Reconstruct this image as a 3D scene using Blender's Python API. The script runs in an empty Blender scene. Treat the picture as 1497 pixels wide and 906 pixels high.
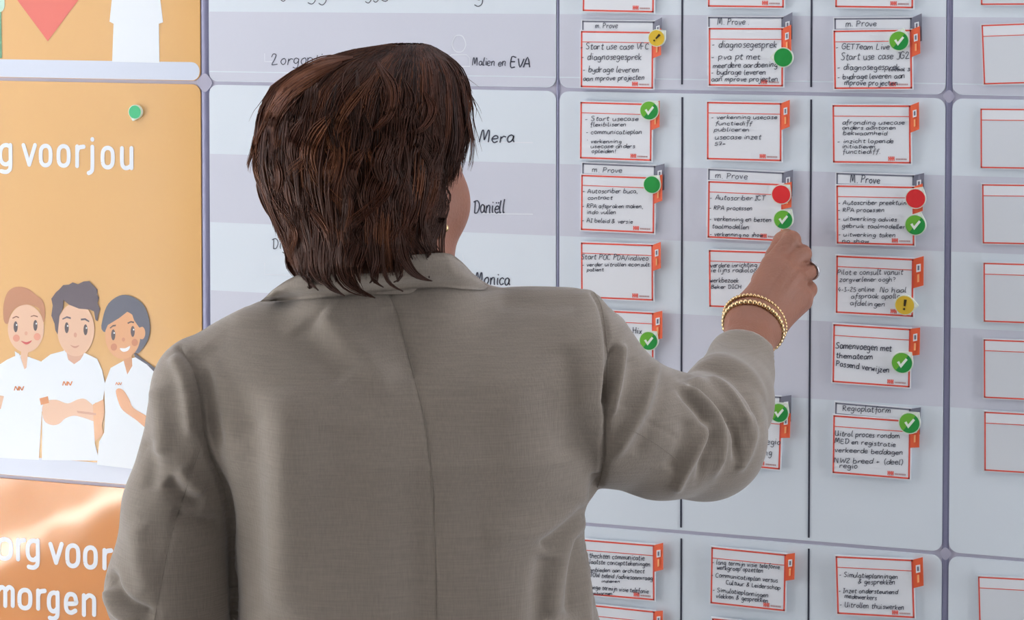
import bpy, math, random
import numpy as np
from mathutils import Vector, Matrix
from mathutils.bvhtree import BVHTree
random.seed(4); RNG = np.random.default_rng(4)
scn = bpy.context.scene
COL = scn.collection
PI = math.pi

# ---------------------------------------------------------------- camera
F_PX = 3000.0; CX, CY = 748.5, 60.0            # focal length and principal point of the cropped frame
YAW = math.radians(16.9); PITCH = math.radians(2.15)
DIST = 2.6; CAM_H = 1.72
cam = bpy.data.cameras.new('camera'); camo = bpy.data.objects.new('camera', cam); COL.objects.link(camo)
cam.sensor_width = 36; cam.lens = F_PX*36/1497; cam.shift_y = -(453-CY)/1497
cam.clip_start = .05; cam.clip_end = 60
camo.location = (DIST*math.sin(YAW), -DIST*math.cos(YAW), CAM_H)
camo.rotation_euler = (PI/2-PITCH, 0, YAW)
scn.camera = camo

# ---------------------------------------------------------------- world, lights, exposure
wd = bpy.data.worlds.new('world'); scn.world = wd; wd.use_nodes = True
bg = wd.node_tree.nodes['Background']; bg.inputs[0].default_value = (.86, .92, 1, 1); bg.inputs[1].default_value = .05
def area(name, loc, rot, sx, sy, power, color):
    l = bpy.data.lights.new(name, 'AREA'); l.shape = 'RECTANGLE'; l.size = sx; l.size_y = sy; l.energy = power; l.color = color
    o = bpy.data.objects.new(name, l); COL.objects.link(o); o.location = loc; o.rotation_euler = rot; return o
# daylight through the tall window in the left wall
area('window_daylight', (-2.44, -1.0, 1.36), (0, -PI/2, 0), 2.35, 1.7, 48, (.93, .96, 1))
area('window_daylight_rear', (-2.44, -2.97, 1.36), (0, -PI/2, 0), 2.35, 2.14, 30, (.93, .96, 1))  # weaker rear half of the left window light
# added fill light from the right, brightens the right side of the board
area('fill_light_right', (3.02, -.5, 1.36), (0, PI/2, 0), 2.35, .7, 44, (.93, .96, 1))
# ceiling light strip close to the board
area('ceiling_light_panel', (.3, -.36, 2.9), (0, 0, 0), 3.2, .22, 10, (.97, .97, 1))
sun = bpy.data.lights.new('sun', 'SUN'); sun.energy = 150; sun.angle = .01; sun.color = (1, .97, .93)
suno = bpy.data.objects.new('sun', sun); COL.objects.link(suno); suno.rotation_euler = (0, -math.radians(11), 0)
scn.view_settings.view_transform = 'Standard'; scn.view_settings.look = 'None'
scn.view_settings.exposure = 0.0; scn.view_settings.gamma = 1

# ---------------------------------------------------------------- helpers
Rz = Matrix.Rotation(YAW, 3, 'Z'); Mc = camo.rotation_euler.to_matrix(); Cc = np.array(camo.location)
Mcn = np.array(Mc)
def ray(px, py):
    return Mcn @ np.array([(px-CX)/F_PX, -(py-CY)/F_PX, -1.0])
def bp(px, py, y=0.0):                            # a pixel of the photograph to the board plane Y = y
    d = ray(px, py); return Cc + d*((y-Cc[1])/d[1])
Rn = np.array(Rz)                                  # person frame: x = right, y = away from the camera, z up; origin under the camera
BASE = np.array([Cc[0], Cc[1], 0.0])
def pp(px, py, dep):                               # pixel at forward depth to the person frame
    d = Rn.T @ ray(px, py); d = d*(dep/d[1]); return np.array([d[0], d[1], d[2]+CAM_H])
def toworld(P): return (Rn @ np.asarray(P, float).T).T + BASE
def project(P):                                    # person-frame points (N,3) to pixels
    q = (toworld(P)-Cc) @ Mcn; return np.stack([CX+F_PX*q[:,0]/-q[:,2], CY-F_PX*q[:,1]/-q[:,2]], 1)

def lin(c):
    return tuple(((v/255+.055)/1.055)**2.4 if v/255 > .04045 else v/255/12.92 for v in c)
MATS = {}
def mat(name, rgb, rough=.5, metal=0, spec=.5, coat=0, noise=0, nscale=20, bump=0, bscale=50, sheen=0, coat_rough=.1):
    if name in MATS: return MATS[name]
    m = bpy.data.materials.new(name); m.use_nodes = True; nt = m.node_tree; b = nt.nodes['Principled BSDF']
    c = lin(rgb); b.inputs['Base Color'].default_value = (*c, 1); b.inputs['Roughness'].default_value = rough
    b.inputs['Metallic'].default_value = metal; b.inputs['Specular IOR Level'].default_value = spec
    b.inputs['Coat Weight'].default_value = coat; b.inputs['Coat Roughness'].default_value = coat_rough
    b.inputs['Sheen Weight'].default_value = sheen
    tc = nt.nodes.new('ShaderNodeTexCoord')
    if noise:
        n = nt.nodes.new('ShaderNodeTexNoise'); n.inputs['Scale'].default_value = nscale; n.inputs['Detail'].default_value = 4
        nt.links.new(tc.outputs['Object'], n.inputs['Vector'])
        r = nt.nodes.new('ShaderNodeMapRange'); r.inputs['To Min'].default_value = 1-noise; r.inputs['To Max'].default_value = 1+noise
        nt.links.new(n.outputs['Fac'], r.inputs['Value'])
        v = nt.nodes.new('ShaderNodeVectorMath'); v.operation = 'SCALE'; v.inputs[0].default_value = c
        nt.links.new(r.outputs[0], v.inputs['Scale']); nt.links.new(v.outputs[0], b.inputs['Base Color'])
    if bump:
        n = nt.nodes.new('ShaderNodeTexNoise'); n.inputs['Scale'].default_value = bscale
        nt.links.new(tc.outputs['Object'], n.inputs['Vector'])
        q = nt.nodes.new('ShaderNodeBump'); q.inputs['Strength'].default_value = 1; q.inputs['Distance'].default_value = bump
        nt.links.new(n.outputs['Fac'], q.inputs['Height']); nt.links.new(q.outputs[0], b.inputs['Normal'])
    MATS[name] = m; return m

def tag(o, label=None, cat=None, group=None, kind=None):
    if label: o['label'] = label
    if cat: o['category'] = cat
    if group: o['group'] = group
    if kind: o['kind'] = kind
    return o
def empty(name, loc, rot=0):
    o = bpy.data.objects.new(name, None); COL.objects.link(o); o.location = loc; o.rotation_euler = (0, 0, rot)
    o.empty_display_size = .05; return o
WLOC = {}
def mk(name, verts, faces, mats, parent=None, fm=None, smooth=False, loc=None, frame='world'):
    """one mesh object; verts in world (or person) coordinates, re-based on the parent's or on its own origin"""
    v = np.asarray(verts, float)
    if not isinstance(mats, (list, tuple)): mats = [mats]
    if parent is not None: org = WLOC[parent.name]
    else: org = np.array(loc if loc is not None else (v.min(0)+v.max(0))/2)
    v = v-org
    me = bpy.data.meshes.new(name); me.from_pydata(v.tolist(), [], [tuple(int(i) for i in f) for f in faces])
    for m in mats: me.materials.append(m)
    if fm is not None: me.polygons.foreach_set('material_index', np.asarray(fm, np.int32))
    if smooth: me.polygons.foreach_set('use_smooth', np.ones(len(me.polygons), bool))
    me.update()
    o = bpy.data.objects.new(name, me); COL.objects.link(o)
    if parent is not None: o.parent = parent
    else: o.location = org
    WLOC[o.name] = org
    return o
def thing(name, loc, label, cat, group=None):
    o = empty(name, loc); WLOC[o.name] = np.array(loc, float); return tag(o, label, cat, group)

def prism(poly, y0, y1):                           # poly: (x,z) list; solid between planes y0 (front) and y1 (back)
    n = len(poly); a = 0
    for i in range(n):
        j = (i+1) % n; a += poly[i][0]*poly[j][1]-poly[j][0]*poly[i][1]
    if a < 0: poly = poly[::-1]
    V = [(p[0], y0, p[1]) for p in poly]+[(p[0], y1, p[1]) for p in poly]
    Fc = [tuple(range(n)), tuple(range(2*n-1, n-1, -1))]+[(i, i+n, (i+1) % n+n, (i+1) % n) for i in range(n)]
    return V, Fc
def merge(parts):                                  # list of (V,F[,mat index])
    V = []; Fc = []; M = []
    for p in parts:
        b = len(V); V += [tuple(x) for x in p[0]]; Fc += [tuple(i+b for i in f) for f in p[1]]
        M += [p[2] if len(p) > 2 else 0]*len(p[1])
    return V, Fc, M
def box(x0, x1, y0, y1, z0, z1): return prism([(x0, z0), (x1, z0), (x1, z1), (x0, z1)], y0, y1)
def crom(P, n=6, closed=False):
    P = [np.array(p, float) for p in P]
    if len(P) < 3 and not closed: return P
    out = []; N = len(P); rng = range(N if closed else N-1)
    for i in rng:
        g = (lambda k: P[k % N]) if closed else (lambda k: P[min(max(k, 0), N-1)])
        a, b, c, d = g(i-1), g(i), g(i+1), g(i+2)
        for k in range(n):
            t = k/n; out.append(.5*((2*b)+(c-a)*t+(2*a-5*b+4*c-d)*t*t+(3*b-a-3*c+d)*t**3))
    if not closed: out.append(P[-1])
    return out
def flat(polypx, y):                               # printed shape: pixel outline laid on the board plane, facing the room
    q = [bp(px, py, 0) for px, py in polypx]; P = [(a[0], a[2]) for a in q]
    a = sum(P[i][0]*P[(i+1) % len(P)][1]-P[(i+1) % len(P)][0]*P[i][1] for i in range(len(P)))
    if a < 0: P = P[::-1]
    return [(p[0], y, p[1]) for p in P], [tuple(range(len(P)))]
def ribbon(pts, w, y, round_ends=False):           # pts (x,z) world on the board; flat strip of width w
    P = np.array(pts, float)
    if len(P) < 2: return [], []
    keep = [0]+[i for i in range(1, len(P)) if np.hypot(*(P[i]-P[i-1])) > 1e-7]; P = P[keep]
    if len(P) < 2: return [], []
    if round_ends:
        pass
    T = np.gradient(P, axis=0); T /= np.maximum(np.linalg.norm(T, axis=1, keepdims=True), 1e-9)
    N = np.stack([-T[:, 1], T[:, 0]], 1)*w/2
    V = [(a[0], y, a[1]) for a in P+N]+[(a[0], y, a[1]) for a in P-N]; n = len(P)
    Fc = [(i+1, i, i+n, i+n+1) for i in range(n-1)]
    if round_ends:
        for e, s in ((0, -1), (n-1, 1)):
            b = len(V); c = P[e]; t = T[e]*s*w/2; nn = N[e]
            ring = [c+nn*math.cos(a)+t*math.sin(a) for a in np.linspace(0, PI, 9)]
            V += [(r[0], y, r[1]) for r in ring]
            Fc.append(tuple(range(b, b+9)) if s > 0 else tuple(range(b+8, b-1, -1)))
    fixed = []
    Va = np.array(V)
    for f in Fc:                                   # make every face look towards -Y
        q = Va[list(f)]; a = np.sum(q[:, 0]*np.roll(q[:, 2], -1)-np.roll(q[:, 0], -1)*q[:, 2])
        fixed.append(f if a > 0 else f[::-1])
    return V, fixed

# ---------------------------------------------------------------- handwriting: single-stroke letters, x-height 10
GL = {
'a': (9, ['8,8 5,10 2,8 1,4 3,0 6,1 8,5 8,9 8,3 10,0']), 'b': (9, ['2,18 1,9 1,1 3,0 7,1 8,6 6,10 3,9 1,6']),
'c': (8, ['8,8 5,10 2,8 1,4 3,0 6,0 8,2']), 'd': (9, ['8,8 5,10 2,8 1,3 3,0 6,1 8,5 9,18 8,4 9,0']),
'e': (8, ['1,5 7,6 7,9 4,10 1,7 1,3 4,0 8,2']), 'f': (7, ['8,16 6,18 4,15 4,6 3,-6', '1,9 7,10']),
'g': (9, ['8,8 5,10 2,8 2,3 5,1 8,5 8,9 8,-3 5,-7 1,-5']), 'h': (9, ['1,18 1,0', '1,6 4,10 7,9 7,4 8,0']),
'i': (4, ['2,10 2,3 3,0', '2,14 3,15']), 'j': (5, ['4,10 4,-3 2,-7 -1,-5', '4,14 5,15']),
'k': (8, ['1,18 1,0', '7,10 2,5 7,0']), 'l': (4, ['2,18 1,6 2,0 4,1']),
'm': (13, ['1,10 1,0', '1,6 3,10 6,9 6,0', '6,6 9,10 11,9 12,0']), 'n': (9, ['1,10 1,0', '1,6 4,10 7,9 7,3 8,0']),
'o': (9, ['5,10 2,8 1,4 4,0 7,2 8,6 6,10 4,9']), 'p': (9, ['1,10 1,-7', '1,7 4,10 8,8 7,3 4,0 1,2']),
'q': (9, ['8,8 5,10 2,8 1,4 4,0 8,4', '8,10 8,-7']), 'r': (7, ['1,10 1,0', '1,6 4,10 7,9']),
's': (7, ['7,9 4,10 2,8 5,5 6,2 4,0 1,1']), 't': (7, ['4,15 3,4 4,0 7,1', '1,10 7,11']),
'u': (9, ['1,10 1,3 3,0 6,1 8,5', '8,10 8,3 9,0']), 'v': (8, ['1,10 4,0 7,10']),
'w': (11, ['1,10 3,0 6,8 8,0 10,10']), 'x': (8, ['1,10 7,0', '7,10 1,0']),
'y': (8, ['1,10 2,4 5,2 8,6', '8,10 8,-2 5,-7 1,-5']), 'z': (8, ['1,10 7,10 1,0 8,0']),
'A': (11, ['0,0 5,17 10,0', '2,6 9,6']), 'B': (10, ['1,17 1,0', '1,16 7,16 7,10 1,9', '1,9 9,7 7,0 1,0']),
'C': (10, ['9,14 5,17 1,12 1,4 5,0 9,2']), 'D': (11, ['2,16 2,0', '-1,15 6,17 10,10 7,1 2,0']),
'E': (9, ['8,16 1,17 1,0 8,0', '1,9 7,9']), 'G': (11, ['9,14 5,17 1,12 1,4 5,0 9,3 9,8 5,8']),
'F': (9, ['8,17 1,17 1,0', '1,9 7,9']), 'H': (11, ['1,17 1,0', '9,17 9,0', '1,9 9,9']),
'I': (6, ['3,17 3,0', '0,17 6,17', '0,0 6,0']), 'J': (8, ['7,17 7,3 4,0 1,2', '3,17 9,17']),
'L': (9, ['2,17 1,3 2,0 8,1']), 'M': (14, ['1,0 2,16 4,17 6,5 7,5 9,17 11,16 12,0']),
'N': (11, ['1,0 1,16 4,14 8,1 9,0 9,17']), 'O': (11, ['5,17 1,12 1,4 5,0 9,4 9,13 5,17']),
'P': (10, ['2,17 1,0', '0,16 6,17 9,13 6,9 2,8']), 'R': (10, ['1,17 1,0', '1,16 7,16 7,10 2,9 9,0']),
'S': (9, ['8,15 5,17 1,14 3,10 7,7 7,2 4,0 0,2']), 'T': (9, ['5,17 4,0', '0,16 10,17']),
'U': (11, ['1,17 1,4 4,0 8,2 9,17', '9,6 10,0']), 'V': (10, ['0,17 5,0 9,17']),
'W': (14, ['0,17 3,0 7,12 10,0 13,17']), 'Z': (11, ['0,12 2,17 6,16 5,10 1,1 3,0 9,1']),
'0': (9, ['4,16 1,8 4,0 8,8 4,16']), '2': (9, ['1,13 4,16 7,13 1,0 8,0']), '3': (8, ['1,15 6,15 3,9 7,5 4,0 0,2']),
'4': (9, ['5,16 1,6 8,6', '7,10 6,0']), '5': (8, ['7,16 2,16 2,9 6,9 7,4 4,0 0,1']), '7': (8, ['0,15 7,16 3,0', '2,8 7,8']),
'-': (8, ['1,5 6,6']), '.': (4, ['2,0 3,1']), ',': (4, ['3,1 2,-3']), '!': (5, ['3,16 2,5', '2,1 3,0']), '?': (8, ['1,13 4,16 7,12 4,7 4,5', '4,1 5,0']),
'+': (9, ['4,9 4,2', '1,5 8,6']), '/': (7, ['0,-2 6,17']), '(': (5, ['5,18 2,9 5,-3']), ')': (5, ['1,18 4,9 1,-3']),
"'": (4, ['2,17 2,14']), '&': (11, ['9,2 3,13 6,16 7,13 1,5 3,0 9,7']), 'ë': (8, ['1,5 7,6 7,9 4,10 1,7 1,3 4,0 8,2', '1,14 3,15', '5,14 7,15']),
}
def glyph_strokes(ch):
    adv, st = GL[ch]; out = []
    for s in st:
        P = [tuple(float(v) for v in q.split(',')) for q in s.split()]
        out.append(crom(P, 3) if len(P) > 2 else [np.array(p) for p in P])
    return adv, out
def handwriting(lines, y, wpx):
    """lines: (text, x0, x1, ybase_left, ybase_right, xheight) in photo pixels -> ribbons on the board plane"""
    parts = []; W = wpx/1170
    for text, x0, x1, ya, yb, xh in lines:
        tot = sum(6 if c == ' ' else GL[c][0]+1.2 for c in text)-1.2; k = (x1-x0)/tot; cur = 0
        for c in text:
            if c == ' ': cur += 6; continue
            adv, st = glyph_strokes(c); jx = random.uniform(-.6, .6); jy = random.uniform(-.9, .9); sc = random.uniform(.9, 1.1); sl = random.uniform(.02, .16)
            for s in st:
                pts = []
                for p in s:
                    gx = cur+p[0]+jx+p[1]*sl+random.uniform(-.12, .12); gy = (p[1]*sc+jy+random.uniform(-.15, .15))*xh/10
                    px = x0+gx*k; py = ya+(yb-ya)*(px-x0)/max(x1-x0, 1)-gy
                    q = bp(px, py); pts.append((q[0], q[2]))
                parts.append(ribbon(pts, W, y))
            cur += adv+1.2
    return merge(parts)
# ================================================================ the room
M_wall = mat('wall_lavender_grey', (196, 194, 212), .45, noise=.04, nscale=3)
M_rail = mat('rail_lavender_metal', (136, 136, 164), .35, metal=.2)
M_floor = mat('floor_grey_vinyl', (176, 172, 168), .4, noise=.08, nscale=4)
M_side = mat('side_wall_white_paint', (225, 224, 222), .7, noise=.02, nscale=6)
M_frame = mat('window_frame_white', (232, 233, 235), .4)
def struct(name, VF, m, loc=None):
    return tag(mk(name, VF[0], VF[1], m, loc=loc), kind='structure')
struct('floor', box(-2.6, 3.2, -4.6, .1, -.1, 0), M_floor)
struct('ceiling', box(-2.6, 3.2, -4.6, .12, 2.95, 3.05), M_side)
struct('wall_back', box(-2.6, 3.2, .0022, .12, 0, 2.95), M_wall)
lw = [box(-2.6, -2.5, -4.6, -4.0, 0, 2.95), box(-2.6, -2.5, -.12, .006, 0, 2.95), box(-2.6, -2.5, -4.0, -.12, 0, .15), box(-2.6, -2.5, -4.0, -.12, 2.6, 2.95)]
V, Fc, _ = merge(lw); struct('wall_left', (V, Fc), M_side)
rw = [box(3.1, 3.2, -4.6, -.9, 0, 2.95), box(3.1, 3.2, -.12, .006, 0, 2.95), box(3.1, 3.2, -.9, -.12, 0, .15), box(3.1, 3.2, -.9, -.12, 2.6, 2.95)]
V, Fc, _ = merge(rw); struct('wall_right', (V, Fc), M_side)  # unseen wall, added with its opening to hold the right fill light
fr = [box(3.12, 3.18, -.9, -.84, .15, 2.6), box(3.12, 3.18, -.18, -.12, .15, 2.6), box(3.12, 3.18, -.9, -.12, .15, .2), box(3.12, 3.18, -.9, -.12, 2.55, 2.6)]
V, Fc, _ = merge(fr); struct('fill_frame_right', (V, Fc), M_frame)  # frame added round the right fill light
fr = []
for y0 in (-4.0, -3.04, -2.08, -1.12, -.17): fr.append(box(-2.59, -2.53, y0, y0+.05, .15, 2.6))
fr += [box(-2.59, -2.53, -4.0, -.12, .15, .2), box(-2.59, -2.53, -4.0, -.12, 2.55, 2.6)]
V, Fc, _ = merge(fr); win = struct('window_1', (V, Fc), M_frame)
V, Fc = box(-2.595, -2.588, -4.0, -.12, 1.25, 2.6); mk('sun_blocker', V, Fc, mat('sun_blocker_grey', (190, 190, 188), .8), win)  # unseen sheet added at the left window to cut off part of the sun

# ================================================================ the panel wall
M_white = mat('laminate_white', (226, 235, 244), .28, spec=.45, bump=.00015, bscale=6)
M_band_l = mat('print_pale_band', (222, 226, 236), .28, spec=.45, bump=.00015, bscale=6)
M_band_d = mat('print_grey_band', (213, 216, 229), .28, spec=.45, bump=.00015, bscale=6)
M_or = mat('poster_orange', (224, 176, 112), .12, spec=.6, bump=.0006, bscale=4)
M_or2 = mat('poster_deep_orange', (214, 142, 82), .07, spec=.8, bump=.0012, bscale=5)
M_pblue = mat('poster_pale_blue', (214, 222, 238), .14, spec=.6, bump=.0005, bscale=4)
M_pwhite = mat('poster_white_ink', (238, 243, 250), .14, spec=.6)
M_line = mat('black_tape_line', (52, 55, 72), .4)
M_ink = mat('marker_ink_dark', (56, 60, 78), .5)
M_hint = mat('print_white_hint', (236, 240, 248), .3)

def zrow(y): return bp(1000, y)[2]
def xcol(x, y=430): return bp(x, y)[0]
ZA = zrow(131.2); ZB = zrow(136.6); ZC = zrow(775.2); ZD = zrow(780.8)
PH = ZB-ZC
rows = [(ZA, ZA+PH), (ZC, ZB), (ZD-PH, ZD)]
XA1 = xcol(294.5); XB0 = xcol(307.5); XB1 = xcol(812.6); XC0 = xcol(817.6); XC1 = xcol(1380); XD0 = xcol(1390)
XA0 = XA1-(XC1-XC0)*1.25; XD1 = XD0+(XC1-XC0)
def rrect(x0, x1, z0, z1, r, n=6):
    P = []
    for cx, cz, a0 in ((x1-r, z0+r, -PI/2), (x1-r, z1-r, 0), (x0+r, z1-r, PI/2), (x0+r, z0+r, PI)):
        for k in range(n+1):
            a = a0+k*PI/2/n; P.append((cx+r*math.cos(a), cz+r*math.sin(a)))
    return P
def panel(name, x0, x1, z0, z1, m, label, cat, group=None):
    t = thing(name, ((x0+x1)/2, .0022, z0), label, cat, group)
    V, Fc = prism(rrect(x0, x1, z0, z1, .012), 0, .0022)
    mk('sheet', V, Fc, m, t); return t
PN = {}
rn = ['upper', 'middle', 'lower']
labs = {
 'A': ['orange poster panel with the heart and the white-shirted torso, upper left corner', 'orange poster panel with three cartoon nurses and the words voor jou', 'deep orange poster panel with large white words voor morgen, lower left'],
 'B': ['white panel with the handwritten names ending in EVA, above the head', 'white panel with the names Mera, Daniëll and Monica, behind the head', 'white panel hidden below the names, behind the jacket'],
 'C': ['three-column white board panel along the top edge with the topmost cards', 'large three-column white board panel the hand is reaching to', 'three-column white board panel along the bottom edge below the hand'],
 'D': ['right-hand white panel at the top with blank red-framed cards', 'right-hand white panel in the middle with the column of blank cards', 'right-hand white panel at the bottom corner with one blank card']}
for c, x0, x1 in (('A', XA0, XA1), ('B', XB0, XB1), ('C', XC0, XC1), ('D', XD0, XD1)):
    for r, (z0, z1) in enumerate(rows):
        m = (M_or if r < 2 else M_or2) if c == 'A' else M_white
        PN[c+str(r)] = panel('poster_panel' if c == 'A' else 'whiteboard_panel', x0, x1, z0, z1, m, labs[c][r], 'poster' if c == 'A' else 'whiteboard')
# vertical rails in the wide gaps, with a swelling at each crossing
def rail(n, x0, x1):
    xm = (x0+x1)/2; w = (x1-x0)*.5; V = []; Fc = []
    prof = [(-w, .002), (-w*.8, .0013), (-w*.35, .0003), (w*.3, .0003), (w*.75, .0013), (w, .002)]
    zs = [.3, 2.4]; k = len(prof)
    for z in zs: V += [(xm+p[0], p[1], z) for p in prof]
    Fc = [(i, i+1, i+1+k, i+k) for i in range(k-1)]
    o = tag(mk('trim_%d' % n, V, Fc, M_rail, smooth=True), kind='structure'); return o
rail(1, XA1, XB0); rail(2, XB1, XC0); rail(3, XC1, XD0)
M_node = mat('crossing_grey', (176, 174, 194), .35)
n = 4
for x0, x1 in ((XA1, XB0), (XC1, XD0)):
    for zg in ((ZA+ZB)/2, (ZC+ZD)/2):
        xm = (x0+x1)/2; w = (x1-x0)/2; P = []
        for a in range(20):
            t = a*2*PI/20; rr = w*(1.55+.35*abs(math.cos(2*t))); P.append((xm+rr*math.cos(t)*.85, zg+rr*math.sin(t)))
        V, Fc = prism(P, .0002, .002); tag(mk('trim_%d' % n, V, Fc, M_node), kind='structure'); n += 1

# grey and pale rows printed on the panels
def band(key, x0, x1, ya, yb, m, name='printed_band'):
    z1, z0 = zrow(ya), zrow(yb); V, Fc = prism([(x0, z0), (x1, z0), (x1, z1), (x0, z1)], -.0001, 0); mk(name, V, Fc, m, PN[key])
e = .0006
for key, x0, x1 in (('B', XB0, XB1), ('C', XC0, XC1), ('D', XD0, XD1)):
    zt, zb = zrow(22), ZA+.0007
    V, Fc, _ = merge([prism([(x0+e, zb+.013), (x1-e, zb+.013), (x1-e, zt), (x0+e, zt)], -.0001, 0), prism([p for p in rrect(x0+e, x1-e, zb, zb+.03, .0115) if p[1] < zb+.0131], -.0001, 0)])
    mk('printed_band', V, Fc, M_band_d, PN[key+'0'])
    for ya, yb in ((245, 352), (459, 571)): band(key+'1', x0+e, x1-e, ya, yb, M_band_d)
# black column lines of the three-column panels
for xa, xb in ((997.6, 995.6), (1186.6, 1181.8)):
    for key, y0, y1 in (('C0', -330, 123.5), ('C1', 142, 771), ('C2', 787, 1360)):
        P = [(xa+(xb-xa)*y/906, y+ (y-453)*.0) for y in (y0, y1)]
        sl = (P[0][0]-1000)*(.018 if y0 < 300 else .08)
        a = bp(P[0][0], P[0][1]+sl); b = bp(P[1][0], P[1][1]+(P[1][0]-1000)*(.02 if y1 < 300 else .08))
        a[0] = b[0] = (a[0]+b[0])/2
        V, Fc = prism([(a[0]-.0011, b[2]), (a[0]+.0011, b[2]), (a[0]+.0011, a[2]), (a[0]-.0011, a[2])], -.0006, 0)
        mk('column_line', V, Fc, M_line, PN[key])

# ---------------------------------------------------------------- handwriting on the names panels
def write(parent, lines, y, wpx, m=None, name='handwriting'):
    V, Fc, _ = handwriting(lines, y, wpx)
    return mk(name, V, Fc, m or M_ink, parent)
for key, wpx, item in (('B0', 1.3, ('Zorgoptimaal', 397, 512, 94, 95.5, 9.5)), ('B0', 1.3, ('Malien en', 690, 739, 95, 97, 6.5)), ('B0', 1.3, ('gg', 450, 478, -2, -2, 12)), ('B0', 1.3, ('g', 410, 420, -6, -6, 12)),
    ('B0', 1.3, ('y', 533, 543, -4, -4, 12)), ('B0', 1.3, ('jy', 548, 570, -6, -6, 12)), ('B0', 1.3, ('g', 692, 706, 2, 2, 12)), ('B0', 1.9, ('EVA', 746, 776, 98, 98.6, 8)),
    ('B1', 1.9, ('Mera', 700, 750, 207.5, 208, 10)), ('B1', 1.9, ('Daniëll', 692, 737, 311, 311.5, 10.5)), ('B1', 1.9, ('Monica', 694, 745, 415.5, 416.5, 10.5)), ('B1', 1.3, ('Digitaal', 398, 452, 363.5, 363.5, 9))):
    write(PN[key], [item], -.0004, wpx)
def hint(key, pts, w=1.3, closed=False):
    q = [bp(*p) for p in (crom(pts, 8, True)+[np.array(pts[0], float)] if closed else pts)]
    V, Fc = ribbon([(a[0], a[2]) for a in q], w/1150, -.0003); mk('printed_line', V, Fc, M_hint, PN[key])
for y in (207.5, 312, 417): hint('B1', [(705, y), (779, y+1)], 1.6)
for y in (401,): hint('B1', [(387, y-17), (387, y), (425, y+1)], 1)
hint('B0', [(387, 78), (387, 90), (398, 90)], 1)
hint('B0', [(661, 65), (665, 54), (671, 51.5), (677, 54), (681, 65), (677, 74), (671, 76), (665, 74)], 1.5, True)
hint('B0', [(655, 97), (655, 85), (660, 80), (682, 80), (687, 85), (687, 97), (655, 97)], 1.5)
hint('B1', [(663, 392), (671, 390), (678, 380), (676, 372)], 1)
hint('B1', [(655, 401), (655, 397), (660, 393)], 1)

# ---------------------------------------------------------------- printed posters
PC = {}
def pm(rgb): 
    k = 'print_%d_%d_%d' % rgb
    return mat(k, rgb, .16, spec=.6)
def printed(name, key, shapes, T, base=-.0004):    # shapes: (outline, rgb, smooth?) in crop coordinates T=(x0,y0,scale)
    parts = []; mats = []; 
    for i, s in enumerate(shapes):
        pts, rgb = s[0], s[1]; sm = len(s) < 3 or s[2]
        P = [(T[0]+p[0]/T[2], T[1]+p[1]/T[2]) for p in (crom(pts, 4, True) if sm else pts)]
        m = pm(rgb)
        if m not in mats: mats.append(m)
        V, Fc = flat(P, base-.000012*i); parts.append((V, Fc, mats.index(m)))
    V, Fc, M = merge(parts); return mk(name, V, Fc, mats, PN[key], fm=M)
def ell(cx, cy, rx, ry, n=14): return [(cx+rx*math.cos(a*2*PI/n), cy+ry*math.sin(a*2*PI/n)) for a in range(n)]
Q = (0, 390, 3.02)
SH = (240, 246, 252); SK = (232, 190, 160); OR_ = (205, 120, 60)
# pale strip under the nurses
L = bp(0, 0)[0]
def strip(key, x0, ytl, x1, ytr, m, zb):
    a = bp(x0, ytl); b = bp(x1, ytr); z = (a[2]+b[2])/2
    P = rrect(XA0+.001, XA1-.001, zb+.0006, z, .0115)
    V, Fc = prism(P, -.0002, 0); mk('printed_band', V, Fc, m, PN[key])
strip('A1', 0, 663.5, 199, 681.5, M_pblue, ZC); strip('A0', 0, 85, 290, 92.5, M_pblue, ZA)
def eye(cx, cy): return [(ell(cx, cy, 9, 24), (84, 70, 72)), (ell(cx+4, cy-8, 3.2, 4, 8), (245, 245, 245))]
def mono(x, y, s): # the double-peaked monogram on the shirts, as thin strokes
    out = []
    for P in ([(0, 10), (3, 0), (8, 10), (11, 0)], [(8, 0), (10, 10), (15, 0), (13, 10)][:0] or [(11, 10), (13, 1), (18, 10), (22, 0)]):
        for a, b in zip(P[:-1], P[1:]):
            w = 1.3; out.append(([(x+(a[0]-w)*s, y+a[1]*s), (x+(a[0]+w)*s, y+a[1]*s), (x+(b[0]+w)*s, y+b[1]*s), (x+(b[0]-w)*s, y+b[1]*s)], OR_, False))
    return out
printed('printed_nurse', 'A1', [
 ([(-60, 470), (0, 430), (30, 410), (62, 395), (95, 388), (130, 398), (190, 420), (218, 470), (205, 560), (185, 640), (172, 852), (60, 846), (-60, 838)], SH, False),
 ([(96, 340), (130, 340), (122, 400), (120, 442), (109, 452), (92, 400)], SK, False),
 (ell(115, 272, 80, 106), SK),
 ([(18, 238), (16, 170), (34, 112), (72, 88), (122, 95), (160, 124), (190, 150), (200, 200), (194, 244), (180, 205), (168, 180), (120, 166), (72, 180), (46, 212), (36, 250)], (190, 132, 96)),
 ([(55, 224), (72, 216), (85, 221), (84, 226), (72, 221), (57, 229)], (130, 84, 66), False), ([(136, 217), (150, 212), (168, 217), (167, 222), (150, 217), (137, 221)], (130, 84, 66), False),
 *eye(70, 264), *eye(157, 258), (ell(73, 314, 15, 16), (222, 150, 124)), (ell(165, 308, 15, 16), (222, 150, 124)),
 ([(94, 326), (118, 332), (142, 324), (130, 338), (116, 342), (104, 336)], (205, 84, 82)),
 (ell(116, 293, 7, 9), (222, 166, 140)),
 ([(66, 372), (86, 384), (106, 446), (98, 452), (70, 410)], SH, False), ([(118, 446), (122, 402), (134, 396), (136, 420)], SH, False),
 ([(-10, 565), (18, 570), (5, 625), (-10, 640)], SK, False), *mono(64, 526, 1.9)], Q)
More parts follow.
